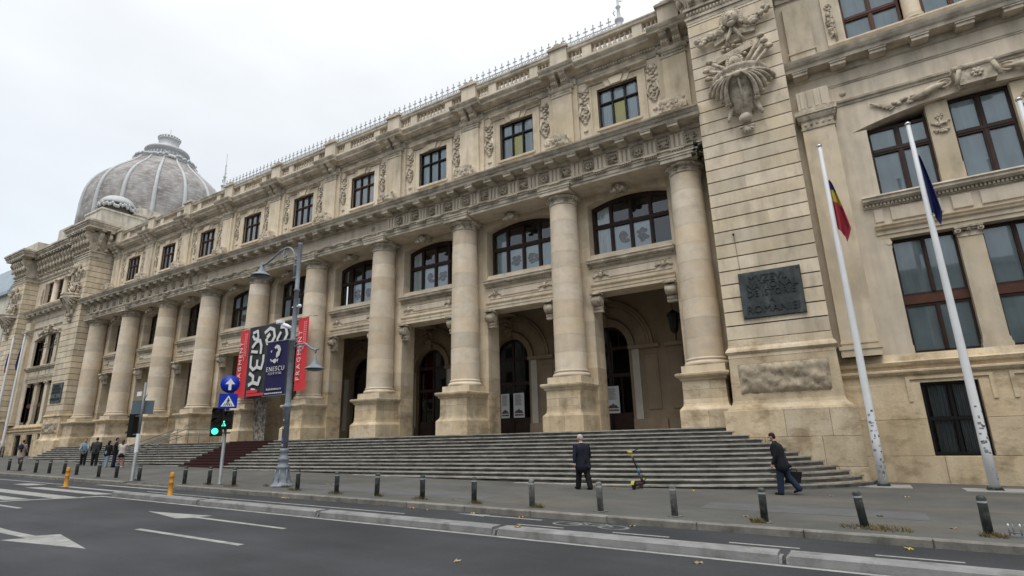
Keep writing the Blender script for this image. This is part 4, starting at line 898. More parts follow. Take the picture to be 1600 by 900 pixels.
    # third storey
    b = MB(); b.box(4.9, 7.4, WY+.12, .5, 17.4, 21.6); b.box(14.8, 17.3, WY+.12, .5, 17.4, 21.6); b.box(7.4, 14.8, WY+.12, .5, 17.4, 17.7); b.box(7.4, 14.8, WY+.12, .5, 20.6, 21.6); P('pavilion_attic_wall', b, STONE)
    b = MB(); b.prof(6.7, 15.5, [(WY+.0, 17.62), (WY-.06, 17.66), (WY-.18, 17.8), (WY-.22, 17.86), (WY-.22, 17.93), (WY+.1, 17.97), (.3, 17.97), (.3, 17.62)])
    for u in (7.05, 9.8, 12.4, 15.15): b.box(u-.42, u+.42, WY-.14, WY+.2, 17.36, 17.66)
    P('window_sill', b, BLOCK)
    for u in (9.80, 12.40):
        b = MB(); b.lathe([(.38, 17.97), (.38, 18.05), (.33, 18.12), (.36, 18.18), (.31, 18.25), (.30, 20.1), (.28, 20.3), (.36, 20.4), (.38, 20.5)], cx=u, cy=WY+.18, n=20); b.box(u-.4, u+.4, WY-.2, WY+.3, 20.5, 20.6); P('window_colonnette', b, DRUM)
    for u, s_ in ((7.05, 1), (15.15, -1)):
        b = MB(); b.box(u-.34, u+.34, WY-.02, WY+.2, 17.97, 20.6); P('window_pier', b, BLOCK)
        b = MB(); flower_mb(b, u-s_*.1, WY-.03, 19.9, .16); garland(b, (u-s_*.1, WY-.03, 19.7), (u-s_*.1, WY-.03, 18.4), 0, .14, 14, 5); b.tube([(u-s_*.25, WY-.06, 19.2), (u, WY-.08, 18.6), (u, WY-.05, 18.1)], .06, 5); P('drop_garland', b, CARVE)
    b = MB(); b.box(5.2, 6.2, WY-.12, WY+.2, 17.4, 20.7); b.box(5.15, 6.25, WY-.16, WY+.2, 18.05, 18.12); P('pavilion_pilaster', b, BLOCK)
    b = MB(); b.prof(4.9, 17.3, [(WY+.1, 20.98), (WY+.0, 21.0), (WY-.0, 21.2), (WY-.12, 21.3), (WY-.18, 21.4), (WY-.18, 21.5), (WY+.1, 21.62), (.3, 21.62), (.3, 20.98)]); P('wall_moulding', b, TRIM)
    # great bracketed cornice on a box that turns the corner
    D = 16
    def ringbox(name, x0, x1, yf, z0, z1, m):
        b = MB(); b.box(x0, x1, yf, D, z0, z1); P(name, b, m)
    ringbox('pavilion_body', 1.35, 20.85, .75, 4, 24.0, STONE)
    ringbox('bracket_frieze', 1.3, 4.8, -2.15, 21.6, 23.7, TRIM); ringbox('bracket_frieze', 17.4, 20.9, -2.15, 21.6, 23.7, TRIM); ringbox('bracket_frieze', 4.8, 17.4, WY+.05, 21.6, 23.7, TRIM)
    b = MB(); b.prof(-.13, .13, [(-.02, 21.7), (-.16, 21.74), (-.22, 21.95), (-.16, 22.2), (-.28, 22.5), (-.52, 22.8), (-.72, 23.1), (-.78, 23.4), (-.7, 23.62), (0, 23.62)]); b.tube([(-.15, -.6, 23.25), (.15, -.6, 23.25)], .2, 9); b.tube([(-.16, -.2, 21.92), (.16, -.2, 21.92)], .13, 8); b.blob((0, -.45, 22.6), (.18, .16, .35), 7, 5); cs = b.mesh('console_bracket', CARVE)
    b = MB(); b.box(-.17, .17, -.98, 0, 23.66, 23.84); b.box(-.2, .2, -1.02, 0, 23.8, 23.86); ml = b.mesh('modillion', TRIM)
    for us, yy in (([1.55+.64*k for k in range(6)], -2.15), ([17.5+.64*k for k in range(6)], -2.15), ([5.3+.82*k for k in range(15)], WY+.05)):
        for u in us: obj('console_bracket', cs, MUS, loc=(X(u), yy, 0), scale=(1, 1, 1)); obj('modillion', ml, MUS, loc=(X(u), yy, 0))
    for k in range(5 if not right else 2):
        obj('console_bracket', cs, MUS, loc=(X(1.3), -1.7+.8*k, 0), rot=(0, 0, PI/2 if sg < 0 else -PI/2)); obj('modillion', ml, MUS, loc=(X(1.3), -1.7+.8*k, 0), rot=(0, 0, PI/2 if sg < 0 else -PI/2))
    b = MB()
    def cor(x0, x1, yf):
        for z0, z1, e_ in ((23.86, 24.1, .0), (24.1, 24.22, .07), (24.22, 24.42, .16), (24.42, 24.56, .26), (24.56, 24.66, .22)): b.box(x0-e_, x1+e_, yf-e_, D+e_, z0, z1)
    cor(.35, 5.75, -3.1); cor(16.45, 21.85, -3.1); 
    for z0, z1, e_ in ((23.862, 24.098, .0), (24.098, 24.218, .07), (24.218, 24.418, .16), (24.418, 24.558, .26), (24.558, 24.64, .22)): b.box(5.7, 16.5, WY-.95-e_, 3, z0, z1)
    P('great_cornice', b, TRIM)
    # parapet, corner pedestals, little domes
    for u in (3.2, 19.0):
        if u > 10:
            b = MB(); b.box(u-1.9, u+1.9, -1.9, 2.2, 24.66, 26.0, c=.02); b.box(u-1.0, u+1.0, -1.96, -1.9, 25.0, 25.8, c=.03); P('corner_pedestal', b, PALE); continue
        b = MB(); b.box(u-1.9, u+1.9, -1.9, 2.2, 24.66, 26.4, c=.02); b.box(u-2.0, u+2.0, -2.0, 2.3, 26.4, 26.6); b.box(u-1.0, u+1.0, -1.96, -1.9, 25.1, 26.1, c=.03); P('corner_pedestal', b, PALE)
        b = MB(); b.lathe([(1.55, 26.6), (1.6, 26.8), (1.45, 27.0), (1.45, 27.6), (1.62, 27.7), (1.6, 27.85)], cx=u, cy=.15, n=20); P('dome_drum', b, DARKJ)
        b = MB(); b.lathe([(1.66, 27.8), (1.7, 27.95), (1.6, 28.2), (1.38, 28.5), (1.05, 28.75), (.6, 28.92), (.2, 29.0), (0, 29.02)], cx=u, cy=.15, n=24); q = random.Random(7)
        for k in range(60): a = 2*PI*k/60; b.blob((u+1.68*math.cos(a), .15+1.68*math.sin(a), 27.65+q.uniform(-.35, .15)), (.16, .16, .22), 6, 4)
        P('small_dome', b, ZINC)
    b = MB(); b.box(5.1, 17.1, -1.2, 1.2, 24.64, 25.4, c=.02); b.box(5.1, 17.1, -1.3, 1.3, 25.4, 25.55)
    for u in (7, 9.5, 12.7, 15.2): b.box(u-.7, u+.7, -1.26, -1.2, 24.85, 25.25, c=.03)
    b.box(9.4, 12.8, -1.5, 1.2, 24.64, 26.6, c=.02); P('parapet', b, PALE)
    b = MB(); b.box(1.6, 20.6, 1.5, D-1, 24.4, 27.2); b.box(2.2, 20.0, 2.0, D-1.5, 27.2, 28.2); b.box(1.4, 20.8, 1.3, D-.9, 26.9, 27.1); P('dome_base', b, PALE)
    # great dome
    if not right:
        cu, cy = 11.25, 8.1; R_ = 8.25; z0 = 26.2
        b = MB(); b.lathe([(R_+.25, z0-.6), (R_+.25, z0+.1), (R_+.05, z0+.3), (R_-.02, z0+1.45)], cx=cu, cy=cy, n=64); P('dome_drum', b, ZINC)
        TB = [(0, 1), (.2, .985), (.35, .945), (.49, .875), (.62, .765), (.72, .65), (.81, .545), (.9, .46), (1, .385)]
        prof = [(R_*1.0, z0+1.3), (R_*1.005, z0+3.0)]
        for k in range(25):
            t = k/24
            for (ta, ra), (tb_, rb) in zip(TB, TB[1:]):
                if ta <= t <= tb_+1e-9: prof.append((R_*(ra+(rb-ra)*(t-ta)/(tb_-ta)), 30.3+8.6*t)); break
        for _ in range(3): prof = [prof[0]]+[((a[0]+2*b_[0]+c_[0])/4, b_[1]) for a, b_, c_ in zip(prof, prof[1:], prof[2:])]+[prof[-1]]
        b = MB(); b.lathe(prof, cx=cu, cy=cy, n=96); 
        P('great_dome', b, SLATE)
        for k in range(16):
            a = 2*PI*k/16+.12; b = MB(); b.tube([(cu+(r+.03)*math.cos(a), cy+(r+.03)*math.sin(a), z) for r, z in prof], [.26-.005*j for j in range(len(prof))], 8)
            for r, z in prof[2::2]: b.blob((cu+(r+.16)*math.cos(a), cy+(r+.16)*math.sin(a), z), .11, 6, 4)
            P('dome_rib', b, ZINC)
        rt_, zt = prof[-1]
        b = MB(); b.lathe([(rt_+.35, zt-.55), (rt_+.5, zt-.35), (rt_+.25, zt+.1), (rt_-.2, zt+.25), (2.3, zt+.6), (2.2, zt+1.2), (2.35, zt+1.3), (2.6, zt+1.42), (2.7, zt+1.6), (2.55, zt+1.8), (1.8, zt+1.95), (1.35, zt+2.3), (1.25, zt+2.7), (1.2, zt+3.4), (1.32, zt+3.5), (1.3, zt+3.62), (1.15, zt+3.75), (1.0, zt+4.1), (.6, zt+4.4), (.15, zt+4.52), (.05, zt+4.6), (.03, zt+5.3), (0, zt+5.4)], cx=cu, cy=cy, n=40)
        q = random.Random(3)
        for k in range(70): a = 2*PI*k/70; b.blob((cu+(rt_+.4)*math.cos(a), cy+(rt_+.4)*math.sin(a), zt-.25+q.uniform(-.15, .3)), .24, 6, 4)
        for k in range(22): a = 2*PI*k/22; b.blob((cu+1.3*math.cos(a), cy+1.3*math.sin(a), zt+3.8), .13, 6, 4)
        for k in range(34): a = 2*PI*k/34; b.blob((cu+2.4*math.cos(a), cy+2.4*math.sin(a), zt+.8), (.1, .1, .3), 6, 4)
        P('dome_lantern', b, ZINC)
pavilion(1, True); pavilion(-1, False)
# plaques
def plaque(cx, label):
    t = tag(obj('name_plaque', MB().box(-1.15, 1.15, -.09, 0, 0, 1.92, c=.03), m=BRONZE, loc=(cx, -2.21, 6.22)), label, 'plaque', 'name plaques on the piers')
    LET = mat('bronze_letters', (.036, .045, .047), .55, metal=.3)
    for txt, x, z, s_ in (('MVZEVL', -.08, 1.47, .40), ('NATIONAL', .05, 1.17, .38), ('DE ISTORIE', .0, .87, .36), ('A', .0, .6, .25), ('ROMANIEI', .0, .2, .42)):
        obj('lettering', text_mb(txt, s_, .05), t, LET, loc=(x, -.10, z))
    bt = MB()
    for x in (-1.05, 1.05):
        for z in (.1, 1.82): bt.blob((x, -.1, z), .03, 6, 4)
    obj('bolts', bt, t, BRONZE); return t
plaque(3.08, 'dark bronze name plaque with raised letters on the pier right of the steps')
plaque(-58.5-3.08, 'small dark bronze plaque on the pier at the far left of the columns')
b = MB(); b.tube([(0, 0, 0), (0, -.12, .05), (0, -.13, 0)], .02, 6); b.blob((0, -.13, 0), .05, 7, 5); b.tube([(0, -.03, 0), (.05, -.02, -1.6)], .008, 4)
tag(obj('wall_lamp_cable', b, m=BLACK, loc=(1.98, -2.2, 9.85)), 'thin black cable with a small fixture above the bronze plaque', 'cable')
# far-left neighbour house
H = thing('neighbour_house', 'pale house with a blue-grey metal roof beyond the far left pavilion', 'house', (-104, 2, gz(-104)))
hb = MB(); hb.box(-9, 9, 0, 14, -1, 21.5); obj('wall', hb, H, PALE)
hb = MB(); hb.box(-9.4, 9.4, -.5, 14.4, 21.5, 22.0); hb.prof(-9.2, 9.2, [(-.4, 22), (1.2, 26.6), (12, 26.6), (14, 22)]); obj('roof', hb, H, mat('blue_grey_sheet_roof', (.30, .36, .41), .5, var=.12, vscale=1))
for k in range(4):
    for z in (4, 9, 14): hb = MB(); hb.box(-7+4*k, -5.6+4*k, -.03, .1, z, z+2.4); obj('window', hb, H, WOODD)
# the other side of the street, behind the camera: it shades the low sky and shows in the window glass
for (x0, x1, y0, h, c, nm) in ((-95, -42, -46, 17, (.38, .35, .30), 'grey-beige'), (-40, 2, -48, 20, (.42, .38, .30), 'cream'), (4, 60, -46, 18, (.33, .29, .25), 'brown')):
    t = thing('street_house', nm+' four-storey house on the opposite side of the street', 'house', ((x0+x1)/2, y0, gz((x0+x1)/2)-.13))
    b = MB(); b.box(x0-(x0+x1)/2, x1-(x0+x1)/2, -12, 0, -1, h); b.box(x0-(x0+x1)/2-.3, x1-(x0+x1)/2+.3, -12, .5, h, h+.6); obj('wall', b, t, mat(nm+'_plaster', c, .9, var=.12, vscale=.6))
    n = int((x1-x0)/3.5); wb = MB(); wb.box(-.7, .7, 0, .05, 0, 2.1); wm_ = wb.mesh('window', mat('street_window_glass', (.05, .06, .07), .15))
    for k in range(n):
        for f in range(4): obj('window', wm_, t, loc=(x0-(x0+x1)/2+1.9+k*3.5, 0, 1.2+f*4.1))
# ================================================================== street furniture
bol = [(6.89, -12.45), (5.01, -12.45), (3.22, -12.55), (1.35, -12.6), (-.44, -12.62), (-2.32, -12.66), (-4.2, -12.6), (-6.05, -12.6), (-7.89, -12.6), (-9.69, -12.6), (-11.89, -12.4), (-15.45, -12.5), (-17.0, -12.55), (-18.29, -12.8), (-21.86, -12.8), (-24.88, -12.35), (-26.26, -12.5), (-29.34, -12.2), (-30.79, -12.2), (-32.31, -12.3), (-33.77, -12.4), (-36.83, -12.1), (-38.44, -12.1)]
bl = ['green bollard at the right edge beside the metal spikes', 'leaning green bollard in a clump of dry grass, second from the right', 'dark bollard in front of the man with the mask and black bag', 'peeling black and white bollard right of the scooter', 'grey bollard with white band in front of the grey-haired man',
      'scuffed pale bollard left of the grey-haired man', 'dark bollard, second to the left of the grey-haired man', 'dark bollard with dry orange weeds at its foot, third left of the grey-haired man', 'dark bollard, second to the right of the peeling one nearest the street lamp', 'dark bollard with green weeds, second to the right of the street lamp',
      'plain dark bollard just right of the street lamp base', 'dark bollard in a grass clump just right of the green traffic light pole', 'dark bollard just left of the green traffic light pole', 'dark bollard just right of the nearer yellow post', 'dark bollard at the foot of the left traffic light pole',
      'dark bollard just left of the left traffic light pole', 'dark bollard second to the left of the left traffic light pole', 'dark bollard under the group of five people, third left of the traffic light', 'dark bollard behind the far yellow post', 'dark bollard just left of the far yellow post',
      'dark bollard second to the left of the far yellow post', 'dark bollard below the woman with the backpack', 'leftmost dark bollard by the kerb']
def bollard(kind):
    t = thing('bollard', bl[0], 'bollard')
    b = MB(); b.lathe([(.075, 0), (.075, .64), (.07, .66), (.05, .685), (0, .69)], n=20); obj('post', b, t, BOLLG if kind else BOLL)
    b = MB(); b.lathe([(.077, .56), (.077, .595)], n=20, caps=False); obj('reflective_band', b, t, REFL)
    b = MB(); b.box(-.13, .13, -.13, .13, 0, .018, c=.004); obj('base_plate', b, t, BOLLG); return t
B0, B1 = bollard(0), bollard(1)
used = set()
for i, (x, y) in enumerate(bol):
    kk = 1 if i in (3, 4, 5) else 0; src = (B0, B1)[kk]
    o = src if kk not in used else copy_tree(src); used.add(kk)
    o.location = (x, y, gz(x)); r_ = random.Random(i); o.rotation_euler = ((.0, -.07, 0) if i == 1 else (r_.uniform(-.012, .012), r_.uniform(-.02, .02), r_.random()*3)); tag(o, bl[i], 'bollard', 'bollards along the pavement edge')
for (x, y), l in (((-15.51, -14.8), 'yellow plastic post nearer the camera, at the cycle lane opening'), ((-23.37, -14.88), 'yellow plastic post farther left in the roadway')):
    t = thing('yellow_post', l, 'bollard', (x, y, gz(x)-.13), 0, 'yellow plastic posts')
    b = MB(); b.lathe([(.11, 0), (.11, .03), (.075, .05), (.072, .42), (.078, .43), (.078, .47), (.07, .48), (.07, .62), (.078, .63), (.078, .67), (.066, .7), (.066, .76), (.04, .79), (0, .8)], n=16); obj('post', b, t, ORANGE)
# ---- street lamp
LX, LY = -13.70, -11.7; LT = thing('street_lamp', 'ornate grey street lamp with two bell lamps on curved arms, standing before the steps', 'street lamp', (LX, LY, gz(LX)))
b = MB(); b.lathe([(.42, 0), (.42, .04), (.38, .07), (.32, .10), (.285, .25), (.25, .45), (.225, .64), (.25, .67), (.25, .72), (.19, .76), (.165, .90), (.205, .94), (.20, 1.02), (.15, 1.07), (.14, 1.22), (.17, 1.26), (.165, 1.33), (.13, 1.38)], n=24)
for k in range(6):
    a = 2*PI*k/6; b.tube([(.30*math.cos(a), .30*math.sin(a), .14), (.235*math.cos(a), .235*math.sin(a), .62)], .022, 5)
obj('base', b, LT, LAMPM)
b = MB(); b.lathe([(.128, 1.36), (.125, 2.85), (.20, 2.92), (.20, 2.97), (.12, 3.04), (.105, 3.1), (.10, 5.5), (.14, 5.52), (.14, 5.6), (.095, 5.65), (.09, 7.6), (.12, 7.62), (.12, 7.68), (.085, 7.72), (.082, 9.62), (.095, 9.64), (.095, 9.70), (0, 9.74)], n=20); obj('pole', b, LT, LAMPM)
def bell(name_p, x, z, s_=1.0):
    b = MB(); b.lathe([(.05, .62), (.06, .5), (.10, .45), (.12, .38), (.17, .30), (.22, .24), (.24, .18), (.40, .10), (.60, .02), (.66, -.02), (.64, -.04), (.5, -.02), (.1, -.01)], n=28); b.xform(lambda p: Vector((p.x*s_*.67+x, p.y*s_*.67, p.z*s_+z))); o = obj('lamp_shade', b, name_p, LAMPM)
    b = MB(); b.lathe([(.02, -.03), (.50, -.035), (.46, -.10), (.2, -.13), (0, -.135)], n=24, caps=False); b.xform(lambda p: Vector((p.x*s_*.67+x, p.y*s_*.67, p.z*s_+z))); obj('lamp_lens', b, o, mat('lamp_lens', (.16, .18, .19), .3))
b = MB(); P_ = [(-.26, 0, 8.1), (-.26, 0, 8.9)]+[(-.26-.62*(1-math.cos(t)), 0, 8.9+.78*math.sin(t)) for t in [PI/2*k/7 for k in range(1, 8)]]
P_ += [(-1.3, 0, 9.60), (-1.8, 0, 9.38), (-2.2, 0, 9.22), (-2.45, 0, 9.20), (-2.58, 0, 9.24)]
b.tube(P_, .045, 8); b.tube([(-1.0+.0, 0, 9.62), (-1.12, 0, 9.4), (-1.0, 0, 9.25), (-.85, 0, 9.3), (-.86, 0, 9.4)], .03, 6)
for z in (8.2, 8.75, 9.0): b.box(-.3, 0, -.04, .04, z, z+.06)
obj('upper_arm', b, LT, LAMPM); bell(LT, -2.5, 8.72, 1.0)
b = MB(); b.tube([(.1, 0, 5.25), (.35, 0, 5.35), (.8, 0, 5.34), (1.15, 0, 5.12), (1.4, 0, 5.02), (1.6, 0, 5.06)], .04, 8); b.tube([(.35, 0, 5.33), (.45, 0, 5.1), (.6, 0, 5.06), (.66, 0, 5.16)], .025, 6); b.tube([(1.42, 0, 5.03), (1.42, 0, 4.9)], .035, 6); obj('lower_arm', b, LT, LAMPM); bell(LT, 1.42, 4.32, .86)
b = MB(); b.lathe([(.1275, 1.62), (.1275, 1.78)], n=12, a0=3.6, a1=5.2, caps=False); obj('sticker', b, LT, mat('blue_sticker', (.10, .10, .30), .6))
b = MB(); b.lathe([(.1275, 2.1), (.1275, 2.2)], n=12, a0=3.9, a1=5.0, caps=False); b.lathe([(.1275, 1.45), (.1275, 1.55)], n=12, a0=4.2, a1=5.2, caps=False); b.lathe([(.1275, 2.4), (.1275, 2.47)], n=12, a0=3.9, a1=5.0, caps=False); obj('sticker', b, LT, REFL)
CS_ = .62; C = thing('security_camera', 'white security camera on a bracket high on the street lamp', 'camera', (LX, LY, gz(LX)+6.25))
b = MB(); b.box(-1.25, -.72, -.35, -.10, .10, .34, c=.03); b.xform(lambda p: Vector((p.x*.72, p.y*.6, p.z*.62))); obj('camera_body', b, C, WHITE); b = MB(); b.tube([(-.1, 0, -.35), (-.5, -.1, -.1), (-.85, -.2, .1)], [.1, .14, .09], 8); b.box(-.25, .0, -.06, .06, -.45, -.15); b.xform(lambda p: Vector((p.x*.75, p.y*.6, p.z*.6))); obj('bracket', b, C, WHITE)
C = thing('floodlight', 'small white fixture on the street lamp below the upper arm', 'light', (LX, LY, gz(LX)+6.95)); b = MB(); b.tube([(-.2, 0, 0), (.2, 0, 0)], .03, 6); b.blob((.26, 0, 0), .08, 7, 5); obj('fixture', b, C, WHITE)
FB = thing('festival_banner', 'navy festival banner with a white portrait print hanging on the street lamp', 'banner', (LX-.12, LY-.03, gz(LX)+3.42))
def cloth(x0, x1, z0, z1, m, nx=10, nz_=14, amp=.03, seed=0, parent=None, name='cloth', skew=0, y=0, fr=1.0):
    b = MB(); vs = []; fs = []
    for j in range(nz_+1):
        for i in range(nx+1):
            x = x0+(x1-x0)*i/nx; z = z0+(z1-z0)*j/nz_; n_ = noise.noise(Vector((x*fr*1.3+seed, z*fr*.35, seed*2.1)))
            vs.append((x, y+amp*n_*2, z+skew*(x-x0)))
    for j in range(nz_):
        for i in range(nx): k = j*(nx+1)+i; fs.append((k, k+1, k+nx+2, k+nx+1))
    b.add(vs, fs, True); return obj(name, b, parent, m)
cl_ = cloth(-1.42, -.12, 0, 2.18, NAVYB, amp=.012, parent=FB, name='banner_cloth', seed=3)
b = MB(); b.tube([(-1.5, 0, 2.2), (.12, 0, 2.2)], .02, 6); b.tube([(-1.5, 0, 0), (.12, 0, 0)], .02, 6); obj('banner_rods', b, FB, GALV)
obj('lettering', text_mb('ENESCU', .27, .012, space=1.25), FB, BWHITE, loc=(-.77, -.035, .98)); obj('lettering', text_mb('FESTIVAL', .14, .012, space=1.6), FB, BWHITE, loc=(-.77, -.035, .84)); obj('lettering', text_mb('festivalenescu.ro', .14, .012), FB, BWHITE, loc=(-.77, -.035, .22))
b = MB()
for k in range(9): b.box(-1.32+.125*k, -1.32+.125*k+.09, -.04, -.03, .07, .12)
obj('small_print', b, FB, BWHITE)
b = MB()
for pts in ([(-.02, .0), (.16, .1), (.22, .34), (.12, .5), (-.05, .56), (-.2, .46), (-.12, .38), (-.02, .42), (.05, .3), (-.04, .22), (-.06, .08)], [(-.3, -.1), (-.1, -.22), (.02, -.1), (-.08, -.02), (-.2, -.04)], [(.02, -.06), (.10, -.02), (.06, -.2)], [(-.42, .3), (-.34, .36), (-.36, .24)], [(-.34, -.14), (-.3, -.06), (-.42, .0)]):
    b.poly([(x-.72, z+1.5) for x, z in pts], -.04, -.028)
obj('portrait_print', b, FB, BWHITE)
# ---- traffic lights
def signal(parent, x, z, lit, h=1.05, yaw=0, n=3, gx=None):
    b = MB(); b.box(-.16, .16, -.12, .14, 0, h, c=.03); bx_ = obj('signal_housing', b, parent, BLACK, loc=(x, 0, z), rot=(0, 0, yaw))
    for k in range(n):
        zz = h*(k+.5)/n
        b = MB(); b.lathe([(.118, 0), (.128, .11)], n=16, a0=.0, a1=PI, caps=False); b.xform(lambda p: Vector((p.x, -p.z-.11, p.y+zz))); obj('visor', b, bx_, BLACK)
        col = 'green' if (k == 0 and lit) else 'off'
        b = MB(); b.lathe([(0, .02), (.06, .016), (.105, 0)], n=18, caps=False); b.xform(lambda p: Vector((p.x, -p.z-.125, p.y+zz))); obj('lens', b, bx_, mat('green_lens_lit', (.02, .5, .35), .3, emit=(.05, .95, .55, 2.2)) if col == 'green' else mat('dark_lens', (.02, .015, .012), .2))
    return bx_
TX, TY = -16.72, -12.28; T = thing('traffic_light', 'traffic light showing green under blue arrow and crossing signs, left of the street lamp', 'traffic light', (TX, TY, gz(TX)))
b = MB(); b.lathe([(.11, 0), (.11, .03), (.065, .05), (.06, 4.0)], n=14); b.tube([(0, 0, 2.9), (.0, .0, 3.0)], .08, 8); obj('pole', b, T, GALV)
b = MB(); b.lathe([(.057, 1.0), (.057, 1.35)], n=14, caps=False); obj('sticker', b, T, REFL)
b = MB(); b.box(-.12, .3, -.05, .05, 2.72, 2.78); b.box(-.12, .3, -.05, .05, 1.95, 2.0); obj('signal_bracket', b, T, BLACK)
s1 = signal(T, -.34, 1.86, True, 1.0, yaw=.7); s1.location.y = -.18; s1.scale = (1.25, 1.1, 1.15)
s2 = signal(T, .12, 2.12, False, .75, yaw=.8, n=2)
b = MB()
b.tube([(.05, -.16, 2.27), (.12, -.17, 2.38), (.19, -.16, 2.27)], .022, 5); b.tube([(-.01, -.16, 2.26), (.24, -.16, 2.26)], .016, 5); b.blob((.13, -.17, 2.42), .03, 6, 4); obj('bicycle_signal', b, T, MATS['green_lens_lit'])
b = MB(); b.lathe([(0, -.01), (.40, -.01), (.40, .01), (0, .01)], n=32, caps=False); b.xform(lambda p: Vector((p.x, p.z, p.y))); a_s = obj('round_sign', b, T, BLUE, loc=(.10, -.06, 3.92), rot=(0, 0, .95), scale=(.9, 1, .9))
b = MB(); b.poly([(x*1.2, z*1.2) for x, z in [(-.05, -.22), (.05, -.22), (.05, .0), (.17, .0), (0, .22), (-.17, .0), (-.05, .0)]], -.02, -.011); obj('arrow', b, a_s, WHITE)
b = MB(); b.box(-.34, .34, -.01, .01, -.3, .3); c_s = obj('crossing_sign', b, T, BLUE, loc=(.08, -.06, 3.24), rot=(0, 0, .95), scale=(1.0, 1, .98))
b = MB(); b.poly([(-.26, -.22), (.26, -.22), (0, .23)], -.02, -.011); tri = obj('triangle', b, c_s, WHITE)
b = MB(); b.blob((.005, -.024, .10), (.025, .004, .025), 8, 5)
b.poly([(-.02, .07), (.03, .07), (.035, -.02), (-.02, -.02)], -.026, -.021); b.poly([(-.02, -.02), (.01, -.02), (-.06, -.17), (-.09, -.16)], -.026, -.021); b.poly([(.01, -.02), (.035, -.02), (.07, -.17), (.045, -.18)], -.026, -.021); b.poly([(.02, .06), (.04, .06), (.075, .0), (.06, -.01)], -.026, -.021); b.poly([(-.02, .06), (-.01, .04), (-.05, -.02), (-.065, -.01)], -.026, -.021)
for x in (-.17, -.09, .0, .09, .17): b.poly([(x*.9-.02, -.19), (x*.9+.015, -.19), (x*.6+.01, -.10), (x*.6-.01, -.10)], -.0225, -.0205)
obj('walking_figure', b, tri, BLACK)
TX, TY = -22.1, -12.96; T = thing('traffic_light', 'black traffic light seen from behind with a grey sign back, left of the blue signs', 'traffic light', (TX, TY, gz(TX)))
b = MB(); b.lathe([(.13, 0), (.13, .03), (.075, .06), (.075, 1.55)], n=14); b.lathe([(.06, 1.55), (.055, 4.25)], n=14); obj('pole', b, T, GALV)
b = MB(); b.lathe([(.078, 1.2), (.078, 2.0)], n=14, caps=False); obj('white_sleeve', b, T, WHITE)
b = MB(); b.box(-.42, .42, .06, .08, 2.85, 3.45); b.box(-.03, .03, .0, .06, 2.9, 3.4); obj('sign_back', b, T, SIGNB, rot=(0, 0, .95))
b = MB(); b.box(-.45, -.1, -.1, -.05, 3.65, 3.85); obj('small_box', b, T, WHITE)
s1 = signal(T, -.62, 1.85, False, 1.05, yaw=-1.15); b = MB(); b.box(-.5, 0, -.04, .04, 2.75, 2.8); b.box(-.5, 0, -.04, .04, 1.95, 2.0); obj('signal_bracket', b, T, GALV)
b = MB(); b.tube([(0, 0, 3.4), (.25, 0, 3.7)], .02, 5); obj('antenna', b, T, GALV)
# ---- flagpoles and flags
def flagpole(x, y, ztop, label, stickers=True):
    g_ = gz(x); t = thing('flagpole', label, 'flagpole', (x, y, g_), 0, 'white flagpoles'); h = ztop-g_
    b = MB(); b.lathe([(.138, .05), (.134, 1.5), (.10, h*.6), (.068, h-.12), (.055, h-.1)], n=16); obj('pole', b, t, POLEW)
    b = MB(); b.lathe([(.05, h-.1), (.09, h-.08), (.10, h-.03), (.06, h+.02), (.03, h+.04), (0, h+.05)], n=14); obj('finial', b, t, mat('chrome_finial', (.6, .6, .6), .2, metal=1))
    b = MB(); b.box(-.19, .19, -.19, .19, .01, .05); b.lathe([(.18, .05), (.18, .1)], n=12)
    for sx in (-1, 1):
        for sy in (-1, 1): b.lathe([(.025, .05), (.025, .11)], cx=sx*.15, cy=sy*.15, n=6)
    obj('base_flange', b, t, BOLL)
    b = MB(); b.box(-.75, .75, -.55, .55, -.05, .02); obj('footing_slab', b, t, mat('pale_concrete', (.30, .295, .275), .9, var=.12, vscale=3))
    if stickers:
        r_ = random.Random(int(x*10)); b = MB()
        for k in range(26):
            z = .3+2.2*r_.random(); a = 3.6+2.2*r_.random(); hh = .03+.07*r_.random(); rr2 = .1405-.003*z; b.lathe([(rr2, z), (rr2, z+hh)], n=4, a0=a, a1=a+.3+.5*r_.random(), caps=False)
        stuff(obj('stickers', b, t, mat('torn_stickers', (.10, .10, .11), .8, var=.8, vscale=15, col2=(.35, .35, .36))))
    return t
flagpole(5.63, -2.95, 12.6, 'white flagpole carrying the red, yellow and blue flag right of the steps')
flagpole(8.46, -3.15, 12.5, 'white flagpole carrying the dark blue flag before the barred window')
flagpole(11.55, -3.0, 12.45, 'white flagpole with only its top in view at the right edge', False)
def hanging_flag(x, y, ztop, length, cols, label, w_=.62, seed=0, dirx=1):
    """flag drooping beside its pole: cols = [(fraction along hoist-to-fly, material)] in vertical folds"""
    t = thing('flag', label, 'flag', (x, y, ztop))
    n = 26; nf = 14
    for (f0, f1, m) in cols:
        b = MB(); vs = []; fs = []; k0, k1 = int(f0*n), int(f1*n)
        for j in range(k0, k1+1):
            s_ = j/n
            for i in range(nf+1):
                q = i/nf; width = w_*(.12+.88*s_**.8)*(1-.55*max(0, s_-.8)/.2*q)
                xx = .07+width*q*dirx*.95+(-.02 if dirx > 0 else -.1); yy = .10*math.sin(q*9+seed+s_*2)*(.3+s_)+.05*math.sin(q*17+seed)
                zz = -length*(s_*(.80+.2*(q)))-.10*q+.04*math.sin(q*11+seed*2)
                vs.append((xx, yy, zz))
        for j in range(k1-k0):
            for i in range(nf): k = j*(nf+1)+i; fs.append((k, k+nf+1, k+nf+2, k+1))
        b.add(vs, fs, True); obj('stripe', b, t, m)
    return t
